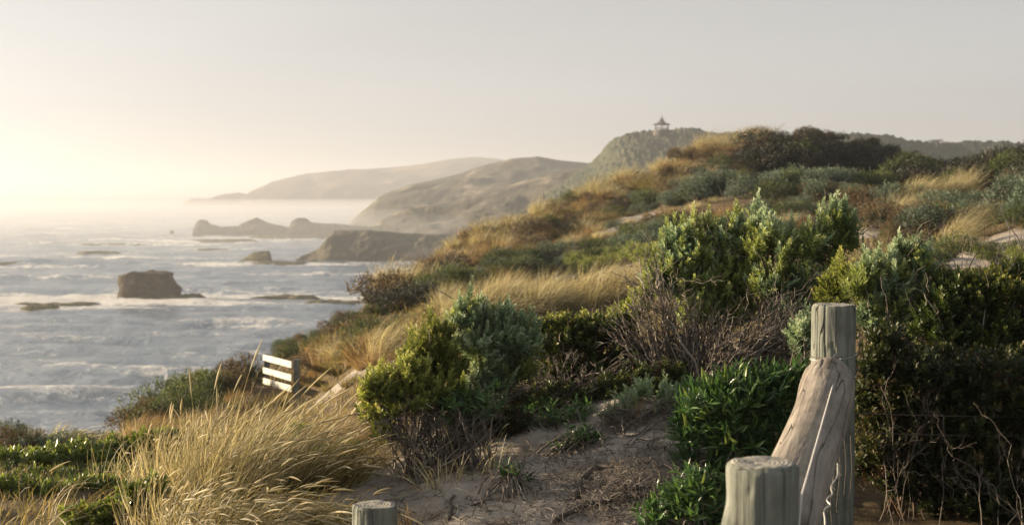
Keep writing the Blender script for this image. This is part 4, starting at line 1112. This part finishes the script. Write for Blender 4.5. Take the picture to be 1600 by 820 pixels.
# -------------------------------------------------- grass tufts of the foreground
def big_tuft(label, M, foot, Y, n, L, lean, spread, mat, R=.17, heads=.08, group=None, droop=.3, width=.0052):
    fp = at(foot[0], foot[1], Y); o = np.array([fp[0], fp[1], float(terr(fp[0], fp[1]))])
    t = thing("grass_tuft", label, 'grass tuft', tuple(o), group)
    g = Geo()
    b = disc(n, R, (0, 0, -.02))
    P = grass(g, b, L, lean, spread, width, 6, droop, 0, None, np.zeros(3))
    nd = n // 4                                        # short dead thatch at the foot
    grass(g, disc(nd, R * 1.2, (0, 0, -.02)), L * .5, np.asarray(lean) * 1.3, spread * 2.2, width * .9, 4, .5, 1, None, np.zeros(3))
    link("blades", g.mesh("grass_tuft_blades", [M[mat], M['rust']]), t, kind='stuff')
    if heads:
        k = rng.choice(n, max(4, int(n * heads)), replace=False)
        Q = P[k][:, 2:]
        s = np.linspace(0, 1, Q.shape[1])
        tip = Q[:, -1:] + (Q[:, -1:] - Q[:, -2:-1]) * np.linspace(-.9, .8, 6)[None, :, None]
        tip[:, :, 2] -= np.linspace(0, 1, 6)[None] ** 2 * .022
        rad = np.array([.0012, .0034, .0044, .0040, .0028, .0006])[None] * rng.uniform(.7, 1.2, (len(k), 1))
        g = Geo(); tubes(g, tip, rad, 4)
        link("seed_heads", g.mesh("grass_tuft_heads", M['head']), t, kind='stuff')
    return t

def build_foreground_grass(M):
    T = big_tuft
    rows = [
        ('left outer tuft of the big golden grass clump', (262, 812), 6.7, 300, .52, 'gold', .16),
        ('front tuft of the golden clump with drooping pale seed heads', (318, 822), 6.45, 620, .62, 'gold', .30),
        ('tuft at the bottom of the golden clump bending over the sand path', (400, 822), 6.5, 560, .58, 'olive', .26),
        ('dark lower tuft of the golden clump next to the short post', (478, 800), 6.7, 460, .50, 'olive', .10),
        ('rusty upright tuft in the left middle of the golden clump', (285, 752), 7.5, 560, .70, 'gold', .06),
        ('tallest tuft in the heart of the golden clump', (352, 748), 7.4, 760, .80, 'gold', .10),
        ('dense pale tuft right of the tallest golden tuft', (418, 745), 7.5, 720, .70, 'gold', .16),
        ('wind bent olive tuft at the right side of the golden clump', (500, 752), 7.5, 560, .56, 'olive', .06),
        ('rear tuft of the golden clump below the white rail', (392, 690), 8.8, 520, .72, 'gold', .05),
        ('rear right tuft of the golden clump, thin and combed by wind', (462, 685), 8.9, 520, .62, 'olive', .04),
        ('fine reddish tuft between golden clump and olive shrub', (535, 690), 8.6, 480, .56, 'rust', .03),
        ('short rear tuft at the left of the golden clump by the creeper', (318, 690), 9.0, 360, .55, 'olive', .05),
    ]
    for i, (lab, ft, Y, n, L, mat, hd) in enumerate(rows):
        T(lab, M, ft, Y, int(n * 1.25), L * (.80 if i not in (1, 2, 3, 7, 10) else .70), LEAN * (.42 + .22 * (i in (1, 2, 3, 7, 9, 10))), .42 if i not in (1, 2, 3) else .6, mat, .20, hd, None, .2 if i not in (1, 2, 3) else .45, .0040)
    for lab, ft, Y, n, L, b in (('tall thin stalks rising highest above the golden clump', (372, 745), 7.6, 60, .80, .45), ('few long stalks leaning out of the golden clump toward the white rail', (430, 735), 7.7, 30, .70, .6),
                             ('lone upright stalks at the left of the golden clump', (300, 745), 7.9, 30, .66, .35)):
        T(lab, M, ft, Y, n, L, LEAN * b, .32, 'gold', .22, .35, None, .12, .0042)
    T('thin dry tuft in the bottom left corner', M, (15, 828), 6.6, 80, .36, LEAN * .8, .5, 'gold', .16, .05)
    T('dry stems arching over the creeper near the bottom left', M, (90, 815), 7.0, 60, .42, LEAN * 1.0, .6, 'olive', .18, .03)
    T('small golden tuft behind the glossy creeper at the left', M, (85, 700), 12.2, 150, .36, LEAN * .8, .5, 'gold', .22, .05, width=.007)
    T('dry tuft of pale stalks beside the creeper and the grass clump', M, (205, 765), 8.4, 120, .45, LEAN * .5, .4, 'gold', .22, .05)
    T('little dry tuft at the foot of the sand bank behind the short post', M, (640, 772), 6.9, 60, .20, LEAN * .3, .8, 'rust', .07, 0)
    T('sparse dry grass on the sand below the olive shrub', M, (690, 742), 7.3, 60, .24, LEAN * .2, .9, 'gold', .14, 0)
    T('reddish dry tuft on the sand bank near the green creeper', M, (1000, 690), 7.9, 70, .16, LEAN * .2, .9, 'rust', .06, 0)
    T('wispy dry stalks standing under the silvery shrub', M, (760, 700), 7.5, 50, .32, LEAN * .1, .5, 'gold', .2, .03)

# -------------------------------------------------- dune plants further off: one mesh per kind, copied plant by plant
def mound_mesh(name, mats, r, n, leaf, seed, flat=.62, nl=4):
    global rng
    keep = rng; rng = np.random.default_rng(seed)
    g = Geo()
    m = rng.integers(6, 10)
    C = np.stack([rng.uniform(-.7, .7, m) * r, rng.uniform(-.6, .6, m) * r, rng.uniform(.05, .42, m) * r], 1); R = r * rng.uniform(.32, .52, m)
    P, D = crown_points(C, R, n, -.25, .7, .85, .2)
    ok = P[:, 2] > -.05 * r
    P, D = P[ok], D[ok]
    add_shoots(g, P, D, leaf * 2.2, nl, leaf, leaf * .42, .7, (80, 25), 0, .25, .65)
    base = np.zeros((26, 3)); pk = rng.choice(len(P), 26)
    twig_web(g, base, P[pk], 1, .012 * r, 1, 4)
    me = g.mesh(name, mats)
    rng = keep
    return me

def tussock_mesh(name, mats, n, L, R, seed, lean=.8, spread=.6, width=.012, droop=.45):
    global rng
    keep = rng; rng = np.random.default_rng(seed)
    g = Geo()
    grass(g, disc(n, R, (0, 0, -.03)), L, LEAN * lean, spread, width, 4, droop, 0, None, np.zeros(3))
    grass(g, disc(n // 3, R * 1.1, (0, 0, -.03)), L * .55, LEAN * lean, spread * 2, width, 3, .6, 1, None, np.zeros(3))
    me = g.mesh(name, mats); rng = keep
    return me

def place(name, me, p, s, label, cat, group, rot=None, sz=None):
    o = bpy.data.objects.new(name, me); COL.objects.link(o)
    o.location = (p[0], p[1], p[2] - .02); o.rotation_euler = (0, 0, rng.uniform(0, 6.28) if rot is None else rot)
    o.scale = (s, s, s * (sz or rng.uniform(.85, 1.15)))
    o['label'] = label; o['category'] = cat; o['group'] = group
    return o

def build_dune_plants(M):
    tw = M['twig']
    mound = {k: [mound_mesh(k + "_mound", [M[k], tw], 1.0, 620, .075, 100 + 7 * i + sum(map(ord, k)), nl=6) for i in range(3)] for k in ('blue', 'green', 'shade', 'brown', 'lime')}
    tuss = {k: [tussock_mesh(k + "_tussock", [M[k], M['rust']], 430, .85, .30, 200 + 5 * i + sum(map(ord, k)), .22 + .22 * i, .8, .012, .3) for i in range(3)] for k in ('gold', 'olive', 'rust')}
    tall = [tussock_mesh("tall_pale_tussock", [M['gold'], M['gold']], 420, 1.0, .30, 300 + i, .35 + .2 * i, .35, .011, .3) for i in range(3)]

    HUE = dict(blue='grey green', green='green', shade='dark', brown='brown', lime='yellow green', gold='golden', olive='olive', rust='rusty', tall='pale feathery')
    KIND = dict(blue='saltbush', green='green_bush', lime='green_bush', shade='scrub_bush', brown='scrub_bush', gold='tussock', olive='tussock', rust='tussock', tall='plume_grass')
    masses = []
    def zone(line, up, down, n, kinds, size, label, group, cat, name, ymin=10.0, jitter_rot=.5, mass=0):
        xs = [a for a, _ in line]; ys = [b for _, b in line]
        c = 0; tries = 0
        while c < n and tries < n * 6:
            tries += 1
            px = rng.uniform(xs[0], xs[-1]); py = np.interp(px, xs, ys) + rng.uniform(-up, down)
            h = hit(px, py, ymin)
            if h is None: h = hit(px, py + 8, ymin)
            if h is None or h[1] > 125: continue
            k = kinds[rng.integers(len(kinds))]
            s = size[0] * .8 + (size[1] - size[0]) * 1.35 * rng.random() ** 1.7
            c += 1
            if c > n - mass:
                masses.append((h, s)); continue
            f = (px - xs[0]) / (xs[-1] - xs[0])
            low = (py - np.interp(px, xs, ys)) > (down - up) / 2
            big = 'big' if s > size[0] + .6 * (size[1] - size[0]) else ('small' if s < size[0] + .3 * (size[1] - size[0]) else 'middling')
            where = ('far left end', 'left part', 'middle', 'right part', 'far right end')[min(4, int(max(0, f) * 5))]
            lab = f"{big} {HUE[k]} {label}, {'lower' if low else 'upper'} {where}"
            nm = KIND[k]
            if cat == 'shrub': place(nm, mound[k][rng.integers(3)], h, s, lab, cat, group)
            else: place(nm, (tall if k == 'tall' else tuss[k])[rng.integers(3)], h, s, lab, cat, group, rng.uniform(-jitter_rot, jitter_rot))
    # the long ridge: golden tussocks over brown scrub
    T_, S_ = 'grass tussock', 'shrub'
    ridge_l = [(605, 448), (640, 425), (700, 382), (770, 352), (850, 326), (930, 300), (1000, 274), (1060, 250), (1110, 232), (1190, 208)]
    zone(ridge_l, 2, 55, 85, ['gold', 'gold', 'rust', 'olive'], (.7, 1.35), 'tussock on the long dune ridge', 'tussocks on the long dune ridge', T_, '')
    zone(ridge_l, 4, 8, 38, ['gold', 'rust', 'gold'], (.8, 1.5), 'tussock on the ridge skyline', 'tussocks along the ridge crest', T_, '')
    zone(ridge_l, 0, 60, 66, ['brown', 'shade', 'brown', 'green'], (.5, 1.0), 'bush among tussocks of the ridge', 'scrub on the dune ridge', S_, '')  # the darkest bushes stand in for shadows between the tussocks
    zone([(605, 470), (700, 425), (800, 400), (900, 375), (1000, 345)], 16, 16, 34, ['rust', 'gold', 'olive'], (.5, .9), 'tussock below the long ridge', 'tussocks on the ridge slope', T_, '')
    # green belts
    zone([(635, 470), (665, 460), (720, 448), (800, 428), (900, 404), (1045, 376)], 12, 16, 60, ['green', 'blue', 'blue', 'green'], (.5, 1.0), 'mound in the mid slope belt', 'scrub belt on the middle slope', S_, '')
    zone([(900, 425), (960, 412), (1040, 395)], 10, 12, 14, ['green', 'lime'], (.5, .9), 'mound left of the tall green shrub', 'scrub left of the tall shrub', S_, '')
    zone([(1000, 322), (1050, 305), (1130, 292), (1210, 294), (1320, 305), (1400, 300)], 10, 18, 56, ['blue', 'blue', 'green'], (.6, 1.2), 'mound under the dark dune', 'scrub under the dark dune', S_, '')
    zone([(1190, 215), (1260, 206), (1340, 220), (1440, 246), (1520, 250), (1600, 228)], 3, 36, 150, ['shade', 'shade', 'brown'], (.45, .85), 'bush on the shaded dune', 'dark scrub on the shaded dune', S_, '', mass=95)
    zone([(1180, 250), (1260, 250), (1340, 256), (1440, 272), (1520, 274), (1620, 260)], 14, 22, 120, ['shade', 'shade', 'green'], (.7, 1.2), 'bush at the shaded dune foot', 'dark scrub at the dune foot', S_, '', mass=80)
    zone([(1190, 325), (1300, 330), (1400, 345), (1620, 315)], 26, 34, 56, ['blue', 'green', 'blue', 'brown'], (.5, .95), 'mound in the right hand hollow', 'scrub in the right hollow', S_, '')
    zone([(1340, 370), (1480, 365), (1640, 360)], 14, 10, 12, ['green', 'brown', 'blue', 'lime'], (.3, .5), 'bush on the right sandy flat', 'bushes on the right sandy flat', S_, '')
    zone([(1440, 412), (1540, 405), (1640, 400)], 8, 8, 16, ['green', 'lime', 'green'], (.22, .4), 'bush just behind the right edge shrub', 'bushes behind the right edge shrub', S_, '')
    zone([(880, 345), (960, 332), (1060, 322), (1180, 318)], 14, 26, 30, ['rust', 'olive', 'gold', 'rust'], (.3, .65), 'tussock on the sandy middle slope', 'tussocks on the sandy middle slope', T_, '')
    zone([(880, 350), (960, 338), (1060, 330), (1180, 325)], 12, 24, 22, ['brown', 'green', 'blue', 'brown'], (.3, .7), 'bush on the sandy middle slope', 'bushes on the sandy middle slope', S_, '')
    # left slope
    zone([(430, 548), (470, 530), (520, 506), (560, 486), (610, 462)], 3, 26, 44, ['green', 'brown', 'green', 'blue'], (.18, .42), 'bush on the seaward slope', 'bushes on the seaward slope', S_, '')
    zone([(480, 580), (560, 545), (640, 515), (700, 495)], 20, 30, 26, ['olive', 'olive', 'rust', 'gold'], (.4, .75), 'tussock between white rail and silvery shrub', 'tussocks on the seaward slope', T_, '')
    zone([(470, 565), (560, 530), (680, 495)], 10, 24, 16, ['green', 'brown', 'blue'], (.35, .6), 'bush right of the white rail', 'bushes right of the white rail', S_, '')
    zone([(460, 600), (560, 575), (680, 540), (800, 520)], 14, 26, 34, ['olive', 'rust', 'olive'], (.25, .5), 'short tussock behind the olive shrub', 'short tussocks on the near slope', T_, '')
    zone([(225, 655), (260, 636), (300, 612), (350, 588), (400, 560)], 2, 26, 34, ['green', 'green', 'lime', 'brown'], (.36, .62), 'mound left of the white rail', 'mounds on the cliff edge', S_, '', 9.0)
    zone([(-60, 700), (60, 696), (140, 688), (230, 668), (300, 640)], 4, 20, 36, ['green', 'brown', 'blue', 'lime'], (.15, .3), 'bush on the lower left brow', 'small bushes on the lower left brow', S_, '', 9.0)
    zone([(150, 690), (260, 665), (350, 640), (450, 620)], 10, 30, 30, ['gold', 'olive', 'rust'], (.25, .45), 'tussock behind the golden clump', 'short tussocks on the left brow', T_, '', 9.0)
    # pale grass belt and single clumps
    zone([(690, 500), (740, 492), (790, 482), (850, 484), (920, 468), (1000, 450)], 14, 14, 58, ['tall', 'tall', 'tall', 'gold'], (.6, 1.0), 'tussock in the pale grass belt', 'pale golden grass belt', T_, '')
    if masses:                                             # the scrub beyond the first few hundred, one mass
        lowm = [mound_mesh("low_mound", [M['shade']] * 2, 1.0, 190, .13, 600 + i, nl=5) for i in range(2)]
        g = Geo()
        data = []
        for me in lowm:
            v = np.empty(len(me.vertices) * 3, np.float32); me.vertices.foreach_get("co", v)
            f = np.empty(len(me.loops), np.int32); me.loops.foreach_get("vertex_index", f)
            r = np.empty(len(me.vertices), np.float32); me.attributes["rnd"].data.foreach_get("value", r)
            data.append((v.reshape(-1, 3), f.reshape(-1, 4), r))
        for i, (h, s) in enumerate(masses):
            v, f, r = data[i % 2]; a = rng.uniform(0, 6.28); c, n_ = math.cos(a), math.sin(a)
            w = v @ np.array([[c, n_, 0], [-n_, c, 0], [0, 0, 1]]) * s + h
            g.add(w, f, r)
        link("dark_shaded_scrub", g.mesh("dark_shaded_scrub", M['shade']), kind='stuff', label='dense dark scrub covering the shaded dune')
    def one(kind, px, py, s, label, cat='grass tussock', n=1, dx=0, name='tussock', group=None):
        h = hit(px, py, 9)
        while h is None and py < 260:                      # the crest itself
            py += 2; h = hit(px, py, 9)
        if h is None: return
        src = mound if cat == 'shrub' else tuss
        me = tall[rng.integers(3)] if kind == 'tall' else src[kind][rng.integers(3)]
        o = place(name, me, h, s, label, cat, 'x', None if cat == 'shrub' else rng.uniform(-.3, .3))
        o['group'] = None; del o['group']
    one('rust', 508, 578, .62, 'orange tussock standing alone right of the white rail')
    one('rust', 575, 565, .8, 'tall ochre tussock above the low olive shrub')
    one('tall', 600, 560, .7, 'pale plume of grass bent over a dark hollow')
    one('rust', 775, 452, 1.1, 'orange brown tussock behind the pale golden belt')
    one('green', 12, 697, .36, 'rounded bright green bush on the brow at the left edge', 'shrub', name='scrub_bush')
    one('blue', 560, 472, .36, 'lone grey green bush on the skyline above the water', 'shrub', name='scrub_bush')
    one('brown', 1186, 206, 1.0, 'brown bush standing up from the top of the dark dune', 'shrub', name='scrub_bush')
    one('olive', 1190, 204, 1.7, 'tall tussock sticking up on the summit of the dark dune')
    one('gold', 1106, 230, 1.6, 'big golden tussock on the ridge left of the dark dune')
    for i, (x, y, s) in enumerate(((1398, 338, .8), (1412, 330, .95), (1425, 322, .9), (1438, 318, .9), (1420, 343, .8), (1448, 312, .8), (1408, 345, .7), (1436, 335, .8))):
        h = hit(x, y, 9)
        place('tussock', tall[i % 3], h, s, 'sunlit pale tussock in the row climbing the right hollow', 'grass tussock', 'sunlit tussocks in the right hollow', rng.uniform(-.3, .3))
    for i, (x, y, s) in enumerate(((1484, 392, .5), (1492, 382, .55), (1502, 372, .6), (1512, 362, .6), (1522, 352, .6), (1496, 394, .45))):
        h = hit(x, y, 9)
        place('tussock', tall[i % 3], h, s, 'leaning straw coloured tussock before the sandy flat at right', 'grass tussock', 'straw tussocks by the sandy flat', rng.uniform(-.3, .3))
    for i, (x, y, s) in enumerate(((1490, 312, .9), (1500, 306, .9), (1478, 316, .8))):
        h = hit(x, y, 9)
        place('tussock', tall[i % 3], h, s, 'pale tussock right of the sunlit row in the hollow', 'grass tussock', 'pale tussocks beside the sunlit row', rng.uniform(-.3, .3))
    for x, s, lab in ((1085, 1.3, 'golden clump on the crest left of the biggest ridge tussock'), (1128, 1.3, 'golden clump on the crest right of the biggest ridge tussock'), (1040, 1.2, 'golden clump at the ridge bend below the pavilion hill'),
                      (1012, 1.1, 'rounded golden clump where the ridge crosses the pavilion hill'), (1160, 1.2, 'ochre clump on the crest just left of the summit')):
        one('gold', x, float(np.interp(x, [a for a, _ in ridge_l], [b for _, b in ridge_l])) - 8, s, lab)
    one('tall', 1316, 340, .6, 'small orange lit tussock above the tall silvery shrub')
    one('gold', 1235, 352, .7, 'straw tussock behind the tall green shrub')
    one('gold', 1222, 346, .7, 'dry tussock on the sand path above the tall shrubs')
    one('tall', 1550, 268, 1.2, 'tussock on the dark slope near the right edge')

# -------------------------------------------------- loose ground cover
def build_ground_cover(M):
    # short dry grass over the dunes, thinning with distance; none on the bare sand
    n = 120000
    Y = 7.2 * (70 / 7.2) ** rng.random(n); px = rng.uniform(-250, 2300, n)
    x = (px - 800) / F * Y
    s = sand_amount(px, Y) + .5 * (fbm(x / 1.5, Y / 1.5, 3, 5))
    ok = (s < .30) & (rng.random(n) < (1.2 - Y / 45)) & (rng.random(n) < .35 + .65 * vnoise(x / 1.2, Y / 1.2, 8))
    P = on_ground(np.stack([x[ok], Y[ok], 0 * x[ok]], 1), -.01)
    sc = np.clip(P[:, 1] / 14, .55, 1.9)
    g = Geo()
    d = unit(np.array([0, 0, 1.0]) + rng.normal(0, .5, P.shape) * np.array([1, 1, .2]) + LEAN * .35)
    L = .13 * sc * rng.uniform(.5, 1.5, len(P))
    leaves(g, P, d, rng.normal(0, 1, P.shape), L, .007 * sc, .1, None, 0, .25)
    me = g.mesh("dry_grass", [M['olive']])
    link("dry_grass", me, kind='stuff', label='thin dry grass and litter covering the dunes between the shrubs')
    n = 34000
    Y = 8 * (60 / 8) ** rng.random(n); px = rng.uniform(-250, 2300, n); x = (px - 800) / F * Y
    ok = (vnoise(x / 2.2, Y / 2.2, 18) > .62) & (sand_amount(px, Y) < .3)
    P = on_ground(np.stack([x[ok], Y[ok], 0 * x[ok]], 1), .03)
    g = Geo(); add_shoots(g, P, randdirs(len(P), 0), .06, 6, .055, .022, 1.0, (90, 30))
    link("low_plants", g.mesh("low_plants", M['green']), kind='stuff', label='low green creeping plants scattered over the dune ground')
    # leaf litter on the bank
    n = 5000
    Y = rng.uniform(5.2, 9.2, n); px = rng.uniform(380, 1250, n); x = (px - 800) / F * Y
    ok = vnoise(x / .35, Y / .35, 77) + .25 * rng.random(n) > .62
    P = on_ground(np.stack([x[ok], Y[ok], 0 * x[ok]], 1), .002)
    g = Geo(); d = rng.normal(0, 1, P.shape); d[:, 2] = np.abs(d[:, 2]) * .25
    leaves(g, P, d, np.array([0, 0, 1.0]) + rng.normal(0, .4, P.shape), rng.uniform(.01, .035, len(P)), rng.uniform(.004, .011, len(P)), .2, None, 0, .2)
    link("leaf_litter", g.mesh("leaf_litter", M['dead']), kind='stuff', label='brown leaf litter scattered on the sand bank')
    # dead twigs strewn over the sand bank
    g = Geo(); n = 900
    px = np.concatenate([rng.uniform(560, 1120, 420), rng.normal(980, 70, 480)]); py = np.concatenate([rng.uniform(670, 860, 420), rng.normal(770, 38, 480)])
    A = []
    for a, b in zip(px, py):
        r = ray(a, b); Yg = (-1.5) / (r[2] / r[1]); 
        h = hit(a, min(b, 830), 6.0) if b < 830 else None
        if h is None: h = np.array([r[0] / r[1] * Yg, Yg, float(terr(r[0] / r[1] * Yg, Yg))])
        A.append(h)
    A = np.array(A)
    d = rng.normal(0, 1, A.shape); d[:, 2] = np.abs(d[:, 2]) * .25; d = unit(d)
    L = rng.uniform(.05, .22, len(A))[:, None]
    B = A + d * L; B[:, 2] = terr(B[:, 0], B[:, 1]) + np.abs(d[:, 2]) * L[:, 0] + .005
    A[:, 2] += .003
    twig_web(g, A, B, 1, .0028, 0, 2, .09, 3, .1)
    link("dead_twigs", g.mesh("dead_twigs", M['twig']), kind='stuff', label='dead twigs and root bits strewn over the bare sand bank')

def build_roots(M):
    bark = plain_mat("root_bark", [(.3, (.045, .038, .034)), (.55, (.10, .086, .075)), (.8, (.17, .15, .13))], 30, .9, .5, 5)
    R = [('dark curved root rising out of the sand bank', [(898, 784), (905, 765), (918, 748), (938, 738), (960, 736)], .020),
         ('long grey root trailing along the bottom of the sand bank', [(860, 822), (900, 800), (950, 790), (1000, 780), (1050, 772)], .013),
         ('twisted thin root above the long root by the creeper', [(930, 792), (975, 775), (1010, 768), (1055, 750)], .010),
         ('pale dead branch sticking out below the dark leafy shrub', [(822, 660), (836, 650), (858, 652), (872, 660)], .008),
         ('short broken branch standing on the sand right of the short post', [(700, 815), (706, 800), (703, 788), (712, 776)], .011),
         ('grey broken stick lying beside the dead twigs on the sand', [(735, 792), (770, 782), (800, 786)], .007)]
    for lab, pts, r in R:
        P = []
        for i, (x, y) in enumerate(pts):
            h = hit(x, min(y, 828), 6.0)
            P.append(h if h is not None else at(x, y, 7.0))
        P = np.array(P)
        t = np.linspace(0, 1, 26); s = np.linspace(0, 1, len(P))
        Q = np.stack([np.interp(t, s, P[:, i]) for i in range(3)], -1)
        for _ in range(3): Q[1:-1] = (Q[:-2] + Q[1:-1] * 2 + Q[2:]) / 4
        Q[:, 2] += r * .5 + r * 1.2 * np.sin(t * math.pi) + .3 * r * np.sin(t * 23)
        curve_tube("root", Q, r * (1.05 - .6 * t) * (1 + .15 * np.sin(t * 31)) * np.where((t == 0) | (t == 1), .1, 1), bark, 8, label=lab, category='root')

def build_far_trees(M):
    tw = M['twig']
    me = [mound_mesh("tree_crown", [M['shade'], tw], 1.0, 700, .10, 400 + i) for i in range(3)]
    for (px, py, Y, s, lab) in ((1463, 223, 470, 1.9, 'small lone tree on the distant rise'),):
        p = at(px, py, Y); z = p[2]
        t = thing("far_tree", lab, 'tree', (p[0], p[1], z - 1.5), None)
        o = link("crown", me[int(px) % 3], t, (0, 0, 1.5)); o.scale = (s, s, s * .75)
        g = Geo(); tubes(g, np.array([[[0, 0, -2], [.1, 0, 0], [.3, 0, 2.2]]]) * np.array([1, 1, 1]), np.array([[.35, .28, .18]]), 6)
        link("trunk", g.mesh("far_tree_trunk", tw), t)
# ------------------------------------------------------------------ build everything
build_rocks(); build_sea(); build_ground(); build_hills(); build_pavilion()
M = MATS()
build_fence_timber(); build_white_rail(); build_weathered_logs()
build_foreground_shrubs(M); build_foreground_grass(M); build_dune_plants(M)
build_ground_cover(M); build_roots(M); build_far_trees(M)

def settle_labels():
    """look-alikes of one group that would share a label are told apart by their order from left to right"""
    byl = {}
    for o in SC.objects:
        if o.parent is None and o.get('group') and o.get('label'):
            byl.setdefault(o['label'], []).append(o)
    word = ['first', 'second', 'third', 'fourth', 'fifth', 'sixth', 'seventh', 'eighth', 'ninth', 'tenth', 'eleventh', 'twelfth']
    for lab, os_ in byl.items():
        if len(os_) < 2: continue
        os_.sort(key=lambda o: o.location.x / max(1.0, o.location.y))
        for i, o in enumerate(os_):
            if i < len(word):
                o['label'] = lab.replace(' part', '') + (', %s from the left' % word[i] if len(lab.split()) <= 11 else ', ' + word[i])
settle_labels()
def build_haze():
    m, nt, out = newmat("haze_air")
    v = nt.nodes.new("ShaderNodeVolumePrincipled")
    v.inputs["Color"].default_value = (.78, .82, .89, 1)
    v.inputs["Density"].default_value = 0.00040
    v.inputs["Anisotropy"].default_value = 0.4
    nt.links.new(v.outputs[0], out.inputs["Volume"])
    x0, x1, y0, y1, z0, z1 = -19000, 10000, -300, 12400, -5, 102
    V = [(x, y, z) for x in (x0, x1) for y in (y0, y1) for z in (z0, z1)]
    f = [[0, 1, 3, 2], [4, 6, 7, 5], [0, 4, 5, 1], [2, 3, 7, 6], [0, 2, 6, 4], [1, 5, 7, 3]]
    g = Geo(); g.add(V, f, np.zeros(8))
    link("haze", g.mesh("haze", m), kind='stuff', label='thin sea haze over the whole coast')

def build_spray():
    m, nt, out = newmat("spray_air")
    v = nt.nodes.new("ShaderNodeVolumePrincipled")
    v.inputs["Color"].default_value = (.9, .94, 1, 1); v.inputs["Density"].default_value = .0009; v.inputs["Anisotropy"].default_value = .3
    nt.links.new(v.outputs[0], out.inputs["Volume"])
    V = [(x * y / 1000, y, z) for y, x in ((440, -450), (440, -30), (2200, -450), (2200, -30)) for z in (-2.5, 12)]
    V = [V[0], V[1], V[4], V[5], V[2], V[3], V[6], V[7]]
    f = [[0, 1, 3, 2], [4, 6, 7, 5], [0, 4, 5, 1], [2, 3, 7, 6], [0, 2, 6, 4], [1, 5, 7, 3]]
    g = Geo(); g.add(V, f, np.zeros(8))
    link("sea_spray", g.mesh("sea_spray", m), kind='stuff', label='low salt spray drifting over the surf below the headlands')
build_spray()
build_haze()
